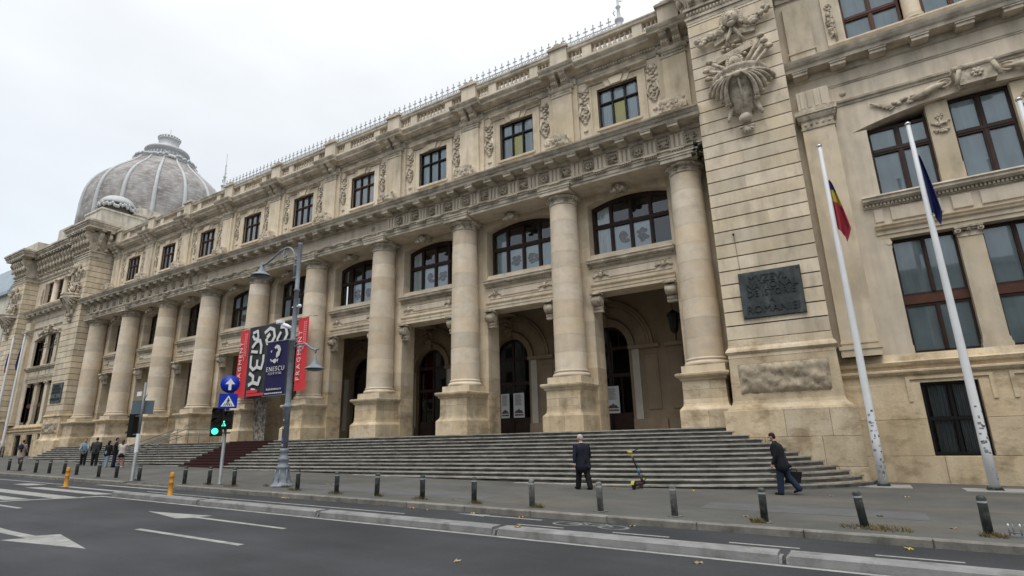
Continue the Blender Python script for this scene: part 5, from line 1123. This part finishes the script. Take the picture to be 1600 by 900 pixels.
FBL = mat('flag_blue', (.02, .025, .14), .8); FYE = mat('flag_yellow', (.42, .33, .05), .8); FRD = mat('flag_red', (.30, .03, .045), .8); FEU = mat('flag_dark_blue', (.008, .014, .085), .8)
hanging_flag(5.66, -2.95, 11.1, 2.55, [(0, .20, FBL), (.20, .45, FYE), (.45, 1, FRD)], 'blue, yellow and red flag hanging limp on the left flagpole by the plaque', .52, 1)
hanging_flag(8.48, -3.15, 11.2, 2.75, [(0, 1, FEU)], 'dark blue flag hanging limp from the middle flagpole', .36, 2)
for x, zt, l in ((-70.4, 13.9, 'white flagpole with a dark blue flag at the far left pavilion'), (-73.5, 14.1, 'white flagpole with a violet and red flag at the far left pavilion'), (-76.6, 12.6, 'leftmost white flagpole at the far left pavilion')): flagpole(x, -2.9, zt, l, False)
hanging_flag(-70.45, -2.9, 12.6, 2.5, [(0, 1, FEU)], 'dark blue flag hanging at the far left pavilion', .9, 3, -1)
hanging_flag(-73.55, -2.9, 12.4, 2.4, [(0, .75, FBL), (.75, 1, FRD)], 'violet flag with a red end hanging at the far left pavilion', .9, 4, -1)
# ---- exhibition banners between the middle columns
def bpts(b, pts, th=.16, y=-.05):
    for j_, ((x0, z0), (x1, z1)) in enumerate(zip(pts, pts[1:])):
        y = -.05-.002*j_-.0005*(len(b.f) % 9)
        d = Vector((x1-x0, z1-z0)); n_ = Vector((-d.y, d.x)).normalized()*th/2; e_ = d.normalized()*th*.25
        b.add([(x0-e_.x-n_.x, y, z0-e_.y-n_.y), (x1+e_.x-n_.x, y, z1+e_.y-n_.y), (x1+e_.x+n_.x, y, z1+e_.y+n_.y), (x0-e_.x+n_.x, y, z0-e_.y+n_.y)], [(0, 1, 2, 3)])
BN = thing('exhibition_banner', 'large dark grey banner with white curling graphic letters between the middle columns', 'banner', (-28.6, -2.25, 4.85))
cloth(-2.5, 2.5, 0, 5.05, GREYB, nx=24, nz_=20, amp=.03, parent=BN, name='banner_cloth', seed=5, fr=.6)
b = MB()
bpts(b, [(-1.95, 4.4), (-1.75, 4.15), (-1.3, 4.15)], .2); bpts(b, [(-1.95, 4.62), (-1.45, 4.72), (-1.35, 4.3)], .2); bpts(b, [(-1.9, 3.6), (-1.5, 3.95), (-1.1, 4.0), (-.9, 3.6), (-.9, 3.1)], .24); bpts(b, [(-1.95, 3.3), (-1.3, 3.2)], .2)
bpts(b, [(-1.95, 2.95), (-1.95, 2.25), (-1.6, 2.0), (-1.2, 2.15), (-1.2, 2.6)], .22); bpts(b, [(-1.2, 2.15), (-.7, 2.0), (-.55, 2.5), (-.55, 2.9)], .22); bpts(b, [(-1.95, 1.75), (-1.5, 1.5), (-1.5, 1.1)], .24); bpts(b, [(-1.95, .95), (-1.5, 1.1), (-.9, .95), (-.75, 1.4)], .24); bpts(b, [(-1.6, .62), (-1.2, .55)], .2)
bpts(b, [(-.6, 4.5), (-.1, 4.75), (.35, 4.6), (.5, 4.1), (.2, 3.7), (-.25, 3.7), (-.4, 4.0)], .24); bpts(b, [(-.3, 4.15), (-.1, 4.3)], .3); bpts(b, [(.9, 3.3), (.8, 3.9), (1.1, 4.3)], .22); bpts(b, [(1.1, 4.7), (1.6, 4.65), (1.8, 4.1), (1.5, 3.6), (1.0, 3.5)], .24); bpts(b, [(.2, 3.2), (.35, 2.7)], .22); bpts(b, [(.6, 1.8), (.9, 2.6)], .2)
obj('graphic_letters', b, BN, BWHITE, loc=(0, -.04, 0))
b = MB(); b.box(-2.1, -.9, -.10, -.09, .38, .58); b.box(-2.1, -.2, -.10, -.09, .16, .34); obj('red_caption', b, BN, REDB)
for cx, l, z0 in ((-31.72, 'red vertical banner lettered in white, left of the dark banner', 5.0), (-25.35, 'red vertical banner lettered in white, right of the dark banner', 5.1)):
    BN = thing('red_banner', l, 'banner', (cx, -2.2, z0), 0, 'red exhibition banners')
    cloth(-.55, .55, .0, 4.85, REDB, nx=10, nz_=20, amp=.05, parent=BN, name='banner_cloth', seed=cx, fr=.8)
    m = text_mb('FRAGMENT', .52, .012, space=1.35); m.xform(lambda p: Vector((-p.z, p.y, p.x))); obj('lettering', m, BN, BWHITE, loc=(.05, -.10, 2.3)); m2 = MB(); r_ = random.Random(2)
    for row in (0, 1):
        z = 2.6 if row == 0 else 2.9
        while z < 4.5: l_ = .05+.06*r_.random(); m2.box(.18+.17*row, .28+.17*row, -.105, -.10, z, z+l_); z += l_+.05
    obj('small_print', m2, BN, BGREY)
b = MB()
for x in (-32.4, -24.7): b.tube([(x, -2.0, 10.0), (x, -1.6, 10.1)], .02, 5)
b.tube([(-32.5, -2.2, 9.95), (-28.5, -2.25, 9.90), (-24.6, -2.2, 10.0)], .012, 5); tag(obj('banner_cable', b, m=GALV), 'steel cable from which the exhibition banners hang', 'cable')
info_poster(-31.0, -1.0, 2.05, 1.6, 3.0, 'grey photo panel standing behind the dark banner at the top of the steps', True, False)
# ---- carpet on the steps, handrail
CP = thing('carpet', 'dark red carpet laid down the front steps near the middle', 'carpet', (-29.6, -2.4, 2.03))
b = MB(); x0, x1 = -31.9, -27.2; O = Vector((-29.6, -2.4, 2.03))
pr = [(-1.3, 2.03+.015)]
for i in range(13):
    zt = 2.03-.156*i+.014; yf = -2.42-.366*i-.022; pr += [(yf, zt), (yf, zt-.06), (yf+.02, zt-.156)]
pr = [p for p in pr if p[1] > gz(-29.5)+.0]; pr.append((pr[-1][0], gz(-29.5)+.01))
vs = []; fs = []
for j, (y, z) in enumerate(pr): vs += [(x0-O.x, y-O.y, z-O.z), (x1-O.x, y-O.y, z-O.z)]
for j in range(len(pr)-1): fs.append((2*j, 2*j+1, 2*j+3, 2*j+2))
b.add(vs, fs); obj('carpet_cloth', b, CP, CARPET)
HR = thing('handrail', 'steel double handrail running down the left half of the front steps', 'handrail', (-37, -4.6, 1.0))
def rail(pts, r=.035):
    b = MB(); b.tube([Vector(p)-Vector((-37, -4.6, 1.0)) for p in pts], r, 8); obj('rail', b, HR, GALV)
g_ = gz(-37)
for dx in (0, 1.5):
    for h in (.95, .55): rail([(-37-dx, -6.6, .75+h), (-37-dx, -6.3, .78+h), (-37-dx, -2.7, 2.05+h), (-37-dx, -2.2, 2.05+h)], .03)
    for y, z in ((-6.55, .60), (-4.5, 1.25), (-2.5, 2.03)): rail([(-37-dx, y, z), (-37-dx, y, z+1.1)], .025)
for h in (.95, .55): rail([(-37, -2.25, 2.05+h), (-33.2, -2.25, 2.05+h)], .03)
for x in (-36, -34.6, -33.3): rail([(x, -2.25, 2.03), (x, -2.25, 3.0)], .022)
# ---- bike rack at far left
BR = thing('bicycle_rack', 'black metal bicycle rack by the far left pavilion wall', 'bicycle rack', (-70, -4.2, gz(-70)))
b = MB()
for k in range(7):
    x = -4+1.3*k; b.tube([(x, 0, 0), (x, 0, .85), (x+.1, 0, .95), (x+.6, 0, .95), (x+.7, 0, .85), (x+.7, 0, 0)], .05, 6); b.tube([(x+.0, 0, .5), (x+.7, 0, .5)], .035, 5)
obj('hoops', b, BR, BLACK)
SP = thing('metal_spikes', 'small grey metal fixture with four upright pins on the kerb at the right edge', 'kerb fixture', (7.25, -12.35, gz(7.25)))
b = MB(); b.box(-.12, .5, -.1, .12, 0, .03); 
for x, y in ((-.06, -.05), (.02, .08), (.10, -.05), (.18, .08)): b.tube([(x, y, 0), (x, y, .21)], .012, 6)
b.tube([(-.06, -.05, .08), (.5, -.05, .06)], .01, 5); obj('pins', b, SP, GALV)
b = MB(); b.blob((-.06, -.05, .20), (.016, .016, .03), 6, 4); b.blob((.10, -.05, .20), (.016, .016, .03), 6, 4); obj('pin_caps', b, SP, WHITE)
# ---- grass tufts
def tuft(x, y, s_, seed, m=GRASS):
    b = MB(); r_ = random.Random(seed)
    for k in range(110):
        a = r_.random()*6.28; q = s_*math.sqrt(r_.random()); bx, by = q*math.cos(a)*1.5, q*math.sin(a)*.6; h = (.05+.10*r_.random())*(1-q/s_*.4); dx, dy = r_.uniform(-.07, .07), r_.uniform(-.07, .07)
        b.add([(bx-.006, by, 0), (bx+.006, by, 0), (bx+dx*.5+.005, by+dy*.5, h*.7), (bx+dx, by+dy, h)], [(0, 1, 2, 3)])
    return stuff(tag(obj('grass_tuft', b, m=m, loc=(x, y, gz(x))), 'ragged dry weeds growing round a post at the kerb', 'weeds'))
for i, (x, y, s_) in enumerate(((5.0, -12.5, .30), (5.35, -12.6, .3), (6.95, -12.55, .14), (3.1, -12.7, .10), (-2.15, -12.7, .12), (-6.1, -12.65, .18), (-7.8, -12.6, .10), (-9.69, -12.65, .22), (-11.89, -12.5, .22), (-14.1, -11.9, .25), (-13.2, -11.9, .15), (-15.45, -12.6, .35), (-17, -12.6, .16), (-22.2, -12.85, .2), (-36.8, -12.2, .4), (-4.05, -12.7, .12))): tuft(x, y, s_, i)
# ---- fallen leaves
lv = [(-2.07, -7.41, 0, 0), (.35, -6.9, 0, 1), (2.72, -11.91, 0, 2), (4.2, -6.74, 0, 2), (6.05, -6.2, 0, 2), (5.3, -10.61, 0, 3), (6.46, -11.77, 0, 2), (-12.67, -10.4, 0, 1), (-12.4, -10.3, 0, 2), (-11.35, -13.38, 1, 1), (-11.1, -13.42, 1, 2), (-6.86, -13.36, 1, 0), (-5.15, -13.46, 1, 2), (-5.74, -13.4, 1, 0), (-3.61, -13.5, 1, 2), (.65, -13.5, 1, 2), (5.61, -13.6, 1, 1), (2.72, -16.35, 1, 2), (-.7, -18.05, 1, 2), (-2.18, -13.5, 1, 0), (-9.65, -13.36, 1, 2), (-24.15, -13.93, 1, 2), (-5.1, -12.3, 0, 2), (-1.0, -15.6, .5, 1)]
lm = []
for m in (LEAF, LEAFY, LEAFG, mat('dark_litter', (.05, .045, .04), .9)):
    b = MB(); n = 12; pts = [((.075+.035*math.sin(5*2*PI*k/n))*math.cos(2*PI*k/n), (.075+.035*math.sin(5*2*PI*k/n))*math.sin(2*PI*k/n)*.7, .012+.02*math.sin(k*2.3)) for k in range(n)]
    b.add([(0, 0, .012)]+pts, [(0, k+1, (k+1) % n+1) for k in range(n)]); lm.append(b.mesh('fallen_leaf', m))
ln = ['curled orange-brown fallen leaf', 'yellow fallen leaf', 'pale dry fallen leaf', 'dark scrap of litter']
seen_l = set(); LM_ = [(-13.7, -11.7, 'near the street lamp'), (-2.9, -8, 'below the grey-haired man'), (3.05, -7, 'below the masked man'), (-1.4, -7, 'near the scooter'), (5, -12.4, 'near the leaning bollard'), (6.9, -12.4, 'near the rightmost bollard'), (1.35, -12.6, 'near the peeling bollard'), (-.44, -12.6, 'near the bollard before the grey-haired man'), (-4.2, -12.6, 'near the third bollard left of the man'), (-7.9, -12.6, 'near the bollard with a thin weed'), (-9.7, -12.6, 'near the weedy bollard right of the lamp'), (5.6, -3, 'near the left flagpole foot'), (8.4, -3, 'near the right flagpole foot'), (-22, -13, 'near the left traffic light'), (-.7, -18, 'at the bottom edge of the road'), (2.7, -16.3, 'at the edge line')]
for i, (x, y, rd, k) in enumerate(lv):
    dz = {0: 0, 1: -.13, .5: .03}[rd]; near = sorted((abs(x-px)+abs(y-py)*.6, nm) for px, py, nm in LM_)[0][1]; side = 'on the pavement' if rd == 0 else ('on the lane divider' if rd == .5 else 'on the road'); lb = ln[k]+' '+side+' '+near
    if lb in seen_l: lb = ln[k]+' '+side+', farther from '+near.replace('near ', '').replace('below ', '')
    seen_l.add(lb); tag(obj('fallen_leaf', lm[k], loc=(x, y, gz(x)+dz), rot=(0, 0, i*1.7), scale=(1, 1, 1)), lb, 'leaf', 'fallen leaves on '+('the pavement' if rd == 0 else 'the road'))
t = thing('hanging_lantern', 'black wrought-iron lantern hanging in the portico behind the rightmost column', 'lantern', (-2.0, 2.0, 7.0))
b = MB(); b.tube([(0, 0, .9), (0, 0, 2.9)], .015, 5); obj('chain', b, t, BLACK)
b = MB(); b.lathe([(.05, .95), (.30, .75), (.34, .70), (.34, .62), (.28, .6), (.20, -.1), (.1, -.25), (0, -.3)], n=8, smooth=False); obj('lantern_body', b, t, BLACK)
b = MB(); r_ = random.Random(8)
for k in range(40): b.blob((r_.uniform(-.3, .35), r_.uniform(-.3, .5), r_.uniform(-.25, .35)), (.12, .12, .10), 5, 4, .6, r_)
tag(obj('weed_clump', b, m=mat('dark_dry_weeds', (.03, .028, .018), .95), loc=(.95, -1.75, 14.35)), 'dark clump of weeds on the ledge beside the rightmost capital', 'weeds')
# ================================================================== people
SKIN = mat('skin', (.50, .27, .19), .6, var=.08, vscale=20)
HG = mat('grey_hair', (.42, .42, .41), .8, var=.2, vscale=30); HD = mat('dark_hair', (.014, .010, .008), .7); HBR = mat('brown_hair', (.06, .035, .02), .7)
def cl(name, c): return mat(name, c, .85, var=.12, vscale=6, bump=.4, bscale=18)
NAVY = cl('navy_wool', (.010, .012, .024)); CHAR = cl('charcoal_trousers', (.010, .010, .012)); DJ = cl('dark_jacket', (.008, .010, .014)); JEAN = cl('blue_jeans', (.016, .024, .052)); LJEAN = cl('light_jeans', (.22, .29, .36)); BLK = cl('black_cloth', (.010, .010, .011)); DGR = cl('dark_grey_jacket', (.045, .048, .05))
DENIM = cl('pale_denim_jacket', (.20, .27, .32)); PINKC = cl('dusty_pink_coat', (.34, .26, .24)); WHC = cl('cream_jacket', (.55, .50, .46)); PNK = cl('pink_tights', (.42, .17, .16)); SHOE = mat('black_shoe', (.012, .011, .011), .5); SHW = mat('white_shoe', (.6, .6, .6), .6); MASKM = mat('pale_green_face_mask', (.30, .55, .48), .8); EYE = mat('eye_dark', (.02, .015, .012), .3); LIP = mat('lips', (.30, .11, .09), .6)
def remesh(o, vox):
    m = o.modifiers.new('fuse', 'REMESH'); m.mode = 'VOXEL'; m.voxel_size = vox; m.use_smooth_shade = True
    s = o.modifiers.new('smooth', 'SMOOTH'); s.factor = .5; s.iterations = 3
def cap(b, pts, rs, n=12):
    b.tube(pts, rs, n)
    for p, r in zip(pts, rs): b.blob(tuple(p), r*.985, 12, 8)
def person(label, x, y, rz, H=1.75, legs=((.0, .05), (.0, .05)), arms=((0, .1, .2), (0, .1, .2)), lean=0, head=(0, 0), top=NAVY, bottom=CHAR, shoe=SHOE, hair=HG, hairlen=0, coat=.0, wide=1.0, mask=False, female=False, near=True, group=None, skirt=False, zoff=0):
    """forward = +x, left = +y; legs = (thigh swing, knee bend) L,R; arms = (swing, out, elbow) L,R"""
    k = H/1.75; t = thing('person', label, 'person', (x, y, gz(x)+zoff), rz, group); V = Vector
    def leg(side, sw, kn):
        hip = V((0, side*.095, .93)); knee = hip+V((math.sin(sw), 0, -math.cos(sw)))*.43; a = sw-kn; ank = knee+V((math.sin(a), 0, -math.cos(a)))*.42; return hip, knee, ank, a
    L = [leg(1, *legs[0]), leg(-1, *legs[1])]
    low = min(l[2].z for l in L); dz = .085-low
    L = [(h+V((0, 0, dz)), kn+V((0, 0, dz)), a+V((0, 0, dz)), an) for h, kn, a, an in L]
    P = V((0, 0, .95+dz)); up_ = V((math.sin(lean), 0, math.cos(lean))); fw_ = V((math.cos(lean), 0, -math.sin(lean))); lt = V((0, 1, 0))
    chest = P+up_*.36; neck = P+up_*.53; hy, hp = head
    A = []
    for side, (sw, out, el) in zip((1, -1), arms):
        sh = P+up_*.465+lt*side*.185*wide; d = V((math.sin(sw), side*math.sin(out), -math.cos(sw)*math.cos(out))).normalized(); elb = sh+d*.29
        a2 = sw+el; d2 = V((math.sin(a2), side*math.sin(out)*.4, -math.cos(a2))).normalized(); wr = elb+d2*.25; A.append((sh, elb, wr, d2, side))
    hup = (up_+fw_*(-math.sin(hp))).normalized() if hp else up_; hb_ = neck+up_*.06
    hf = V((math.cos(hy), math.sin(hy), 0)); hf = (hf*math.cos(lean*.6+hp)-V((0, 0, math.sin(lean*.6+hp)))).normalized(); hu = (V((0, 0, 1))-hf*hf.z).normalized(); hl = hu.cross(hf)
    hc = hb_+hu*.13+hf*.025
    def hp_(f, l_, u): return hc+hf*f+hl*l_+hu*u
    sc_ = lambda b: b.xform(lambda p: p*k)
    b = MB()
    cap(b, [P+V((0, 0, -.05)), P+up_*.15, chest, P+up_*.46], [.12, .115, .13, .10]); cap(b, [P+up_*.44+lt*.15, P+up_*.44-lt*.15], [.07, .07]); cap(b, [P+up_*.44, neck, hb_+hu*.05], [.075, .058, .055])
    for h, kn, a, an in L: cap(b, [h, h.lerp(kn, .5), kn, kn.lerp(a, .35), a], [.085, .072, .052, .05, .035])
    for sh, el, wr, d2, side in A:
        cap(b, [sh, el, wr], [.05, .04, .027])
        # hand: palm, four bent fingers of different length, thumb from the side
        fwd2 = V((1, 0, 0)) if abs(d2.x) < .8 else V((0, 0, 1)); sd = d2.cross(V((0, 1, 0))).normalized(); inn = V((0, -side, 0))
        pc = wr+d2*.045
        for j in range(4):
            o_ = sd*(-.030+.020*j); cap(b, [wr+o_*.5+d2*.01, wr+o_+d2*.085], [.013, .011], 6)
            ln_ = (.058, .07, .066, .05)[j]; p1 = wr+o_+d2*.085; p2 = p1+(d2+inn*.25).normalized()*ln_*.5; p3 = p2+(d2*.8+inn*.75).normalized()*ln_*.5; cap(b, [p1, p2, p3], [.0095, .0088, .0075], 6)
        cap(b, [wr+sd*-.02+d2*.02, wr-sd*.045+d2*.055+inn*.01, wr-sd*.055+d2*.09+inn*.02], [.013, .0105, .009], 6)
    # head
    hv = MB(); hv.blob((0, 0, 0), (.097, .076, .112), 16, 12); hv.blob((.028, 0, -.065), (.060, .052, .060), 12, 8); hv.blob((.045, 0, -.098), (.032, .03, .025), 8, 6)
    hv.tube([(.092, 0, .02), (.112, 0, -.022), (.098, 0, -.034)], [.010, .017, .010], 8); hv.blob((.08, 0, .03), (.02, .055, .010), 8, 5)
    for s_ in (-1, 1): hv.blob((-.005, s_*.078, -.005), (.018, .010, .030), 8, 6); hv.blob((.066, s_*.034, -.03), (.025, .022, .02), 8, 5)
    hv.xform(lambda p: hp_(p.x, p.y, p.z)); b.add(hv.v, hv.f, True); sc_(b)
    bo = obj('body', b, t, SKIN); remesh(bo, .010 if near else .016)
    e = MB()
    for s_ in (-1, 1): e.blob(tuple(hp_(.088, s_*.032, .008)*k), .0105*k, 8, 6)
    obj('eyes', e, t, EYE)
    e = MB(); e.blob((0, 0, 0), (.008, .024, .006), 8, 5); e.xform(lambda p: hp_(.087+p.x, p.y, -.062+p.z)*k); obj('mouth', e, t, LIP)
    if mask: e = MB(); e.blob((0, 0, 0), (.045, .060, .052), 12, 8); e.xform(lambda p: hp_(.075+p.x, p.y, -.058+p.z)*k); obj('face_mask', e, t, MASKM)
    e = MB(); e.blob((-.018, 0, .035), (.098, .086, .092), 14, 10); e.blob((-.045, 0, -.01), (.068, .08, .08), 12, 8)
    if hair is HG: e.blob((.03, 0, .085), (.055, .062, .035), 10, 6)
    if hairlen: e.tube([(-.055, 0, .02), (-.085, 0, -.1), (-.09, 0, -.1-hairlen)], [.08, .075, .04], 10)
    e.xform(lambda p: hp_(p.x, p.y, p.z)*k)
    ho = obj('hair', e, t, hair); remesh(ho, .014)
    # trousers / skirt and legs
    b = MB()
    g_ = .016
    cap(b, [P+V((0, 0, -.03)), P+V((0, 0, .06))], [.145*wide, .14*wide])
    lw = 1+(wide-1)*.5
    for h, kn, a, an in L: cap(b, [h+V((0, 0, -.02)), h.lerp(kn, .45), kn, kn.lerp(a, .5), a+V((0, 0, -.012))], [q*lw for q in ((.112, .102, .085, .080, .074) if not skirt else (.1, .085, .06, .06, .042))])
    sc_(b); tr = obj('trousers' if not skirt else 'tights', b, t, bottom); remesh(tr, .014 if near else .02)
    if skirt: b = MB(); b.lathe([(.19, 0), (.15, .25)], n=16, cz=P.z-.28); sc_(b); obj('skirt', b, t, BLK)
    # jacket
    b = MB(); hem = -.10-coat
    for s_ in (-1, 1):
        cap(b, [P+up_*hem+lt*s_*.065*wide+fw_*.0, P+up_*.12+lt*s_*.055*wide, chest+lt*s_*.075*wide, P+up_*.46+lt*s_*.10*wide], [.135*wide+.25*coat*.3, .125*wide, .128*wide, .088])
    cap(b, [P+up_*hem, P+up_*.12, chest, P+up_*.46], [.14, .135, .145, .11])
    cap(b, [P+up_*.47+lt*.14*wide, P+up_*.47-lt*.14*wide], [.075, .075]); cap(b, [P+up_*.46, neck+up_*.015], [.09, .072])
    for sh, el, wr, d2, side in A: cap(b, [sh, sh.lerp(el, .5), el, wr-d2*.01], [.082, .07, .062, .05])
    if coat > .02 and not female:      # open coat tail blown back
        b.tube([P+up_*.0-fw_*.06-lt*.06, P+up_*(hem-.02)-fw_*.15-lt*.08, P+up_*(hem-.04)-fw_*.24-lt*.1], [.09, .085, .03], 8)
    sc_(b); jk = obj('jacket' if coat < .12 else 'coat', b, t, top); remesh(jk, .014 if near else .02)
    b = MB(); b.lathe([(.062, 0), (.07, .035)], n=16, cx=0, cy=0); b.xform(lambda p: (neck+up_*.02+Vector((p.x, p.y, p.z)))*k); obj('collar', b, t, WHITE if (hair is HG) else top)
    for h, kn, a, an in L:
        tilt = an+(0.15 if an < -.35 else 0); f_ = V((math.cos(tilt*.75), 0, math.sin(tilt*.75))); b = MB()
        n_ = V((0, 0, 1)); cap(b, [a+V((0, 0, -.035))-f_*.05, a+V((0, 0, -.045))+f_*.06, a+V((0, 0, -.055))+f_*.155], [.042, .040, .030], 8); sc_(b)
        so = obj('shoe', b, t, shoe)
    return t
def at_(o, k): return k
W = PI
person('grey-haired man in a navy jacket walking left past the steps beside the scooter', -2.95, -8.0, PI-.45, 1.76, ((.26, .10), (-.20, .12)), ((-.20, .32, .15), (.16, .42, .3)), .06, (.5, .0), NAVY, CHAR, SHOE, HG, 0, .12, 1.45)
mn = person('dark-haired man in a face mask and jeans striding left with a black bag', 3.05, -6.95, PI-.08, 1.76, ((.12, .04), (-.30, .36)), ((-.05, .12, .45), (-.25, .1, .05)), .17, (.0, .14), DJ, JEAN, SHOE, HD, 0, .06, 1.36, mask=True)
b = MB(); b.blob((-.02, 0, .0), (.10, .12, .06), 12, 8); b.xform(lambda p: p); o_ = obj('hood', b, mn, DGR, loc=(.10, 0, 1.42))
bag = thing('briefcase', 'black soft briefcase carried low by the masked man', 'bag', (3.35, -6.75, 0.02), PI-.1)
b = MB(); b.box(-.22, .20, -.07, .07, .30, .62, c=.03); b.xform(lambda p: Vector((p.x+.25*(.62-p.z), p.y, p.z))); obj('bag_body', b, bag, BLK)
b = MB(); b.tube([(-.08, 0, .62), (-.06, 0, .70), (.06, 0, .71), (.1, 0, .62)], .012, 6); obj('bag_handle', b, bag, BLK)
grp = 'people talking at the foot of the steps'
person('person in a pale denim jacket and black trousers, leftmost of the group by the steps', -40.3, -7.6, -.5, 1.72, ((.10, .05), (-.12, .08)), ((.7, .1, .5), (.6, .1, .5)), .08, (0, 0), DENIM, BLK, SHOE, HBR, 0, 0, 1.0, near=False, group=grp)
person('man in a dark grey jacket facing the person in denim', -38.9, -7.5, PI-.3, 1.80, ((.12, .05), (-.08, .05)), ((.3, .1, .4), (.4, .1, .5)), .0, (0, 0), DGR, BLK, SHOE, HBR, 0, 0, 1.15, near=False, group=grp)
person('person in a black top and pale jeans seen from behind', -36.3, -7.9, PI/2+.3, 1.60, ((.05, .02), (-.05, .05)), ((.2, .25, .9), (.1, .2, .4)), .05, (.0, 0), BLK, LJEAN, SHW, HD, .1, .02, 1.15, near=False, group=grp)
person('person in a black jacket and dark jeans with an arm out', -35.2, -7.95, PI/2-.4, 1.76, ((.03, .02), (-.05, .05)), ((.3, .3, .6), (.4, .7, .5)), .0, (.0, 0), BLK, JEAN, SHOE, HD, 0, .03, 1.1, near=False, group=grp)
person('young woman in a cream jacket with pink legs, rightmost of the group', -34.25, -8.0, PI-.6, 1.66, ((.03, .02), (-.05, .05)), ((.5, .15, 1.3), (.4, .1, .9)), .0, (.0, 0), WHC, PNK, SHW, HBR, .15, .0, .95, near=False, group=grp, skirt=True, female=True)
wm = person('woman in a dusty pink coat with a dark backpack walking away at far left', -48.0, -8.5, PI-.7, 1.68, ((.24, .1), (-.18, .15)), ((.1, .2, .9), (.1, .15, .6)), .04, (.0, 0), PINKC, BLK, SHOE, HD, .0, .32, 1.05, near=False, female=True)
bp = thing('backpack', 'dark rounded backpack on the woman in the pink coat', 'backpack', (-48.0, -8.5, gz(-48.0)), PI-.7)
b = MB(); b.blob((-.24, 0, 1.22), (.12, .17, .20), 12, 8); b.blob((-.33, 0, 1.13), (.06, .12, .09), 10, 6); obj('pack', b, bp, cl('dark_navy_pack', (.02, .02, .04)))
b = MB()
for s_ in (-1, 1): b.tube([(-.16, s_*.1, 1.38), (-.02, s_*.11, 1.50), (.12, s_*.1, 1.35), (.06, s_*.12, 1.15)], .016, 6)
obj('straps', b, bp, BLK)
# ================================================================== kick scooter
SC = thing('kick_scooter', 'parked electric kick scooter with yellow fenders and handlebar, leaning by the steps', 'scooter', (-1.44, -7.35, gz(-1.4)), 0)
TYRE = mat('black_tyre', (.015, .015, .015), .8); SY = mat('scooter_yellow', (.42, .37, .04), .5); SCY = mat('scooter_cyan', (.03, .20, .28), .5); SPK = mat('scooter_pink', (.09, .02, .035), .6); SPU = mat('scooter_purple', (.045, .035, .055), .6)
for yy in (0, 1.02):
    b = MB(); b.lathe([(.06, -.03), (.115, -.032), (.128, -.015), (.128, .015), (.115, .032), (.06, .03)], n=24, caps=False); b.lathe([(.0, -.02), (.062, -.02), (.062, .02), (0, .02)], n=12, caps=False)
    b.xform(lambda p: Vector((p.z, p.x+yy, p.y+.128))); obj('wheel', b, SC, TYRE)
    b = MB(); vs = []; n = 10
    for k in range(n+1):
        a = (-.2 if yy else -.3)+k/n*(PI*.72)+(.5 if not yy else .3); 
        for x in (-.055, .055): vs.append((x, yy-.152*math.cos(a)*(1 if not yy else -1), .128+.152*math.sin(a)))
    b.add(vs, [(2*k, 2*k+1, 2*k+3, 2*k+2) for k in range(n)]); b.add([(x, y, z+.006) for x, y, z in vs], [(2*k, 2*k+1, 2*k+3, 2*k+2) for k in range(n)])
    b.blob((-.05, yy, .16), (.02, .07, .07), 8, 6); obj('fender', b, SC, SY)
b = MB(); b.box(-.075, .075, .12, .86, .12, .165, c=.01); obj('deck', b, SC, BLACK); b = MB(); b.box(-.08, .08, .12, .86, .10, .125); b.box(-.06, .06, .14, .84, .165, .170); obj('deck_trim', b, SC, SPK)
st0 = Vector((0, .93, .16)); st1 = Vector((-.30, .72, 1.16)); dv_ = st1-st0
b = MB(); b.tube([st0+Vector((0, .06, .03)), st0+dv_*.04, st0+dv_*.28], [.045, .045, .035], 10); obj('fork', b, SC, SPU)
b = MB(); b.tube([st0+dv_*.28, st0+dv_*.46], .038, 10); obj('stem_collar', b, SC, SCY)
b = MB(); b.tube([st0+dv_*.46, st0+dv_*.82], .027, 10); obj('stem', b, SC, BLACK)
b = MB(); b.tube([st0+dv_*.82, st0+dv_*.97], .034, 10); b.blob(tuple(st1), (.09, .06, .05), 10, 6); b.blob(tuple(st1+Vector((-.05, 0, .02))), (.07, .05, .04), 8, 6); obj('handlebar_head', b, SC, SY)
b = MB(); b.tube([st1+Vector((-.30, -.06, -.02)), st1+Vector((-.1, 0, 0)), st1+Vector((.12, .03, .04)), st1+Vector((.28, -.02, .10))], .018, 8); b.tube([st1+Vector((-.2, -.02, -.01)), st1+Vector((-.28, -.10, -.06))], .008, 5); obj('handlebar', b, SC, BLACK)
b = MB(); b.tube([(0.05, .45, .12), (.16, .40, 0.0)], .010, 6); obj('kickstand', b, SC, BLACK)
b = MB(); b.tube([(.03, .90, .2), (-.02, .95, .5), (-.30, .80, 1.1)], .008, 5); obj('cable', b, SC, BLACK)
print('objects', len(bpy.data.objects))
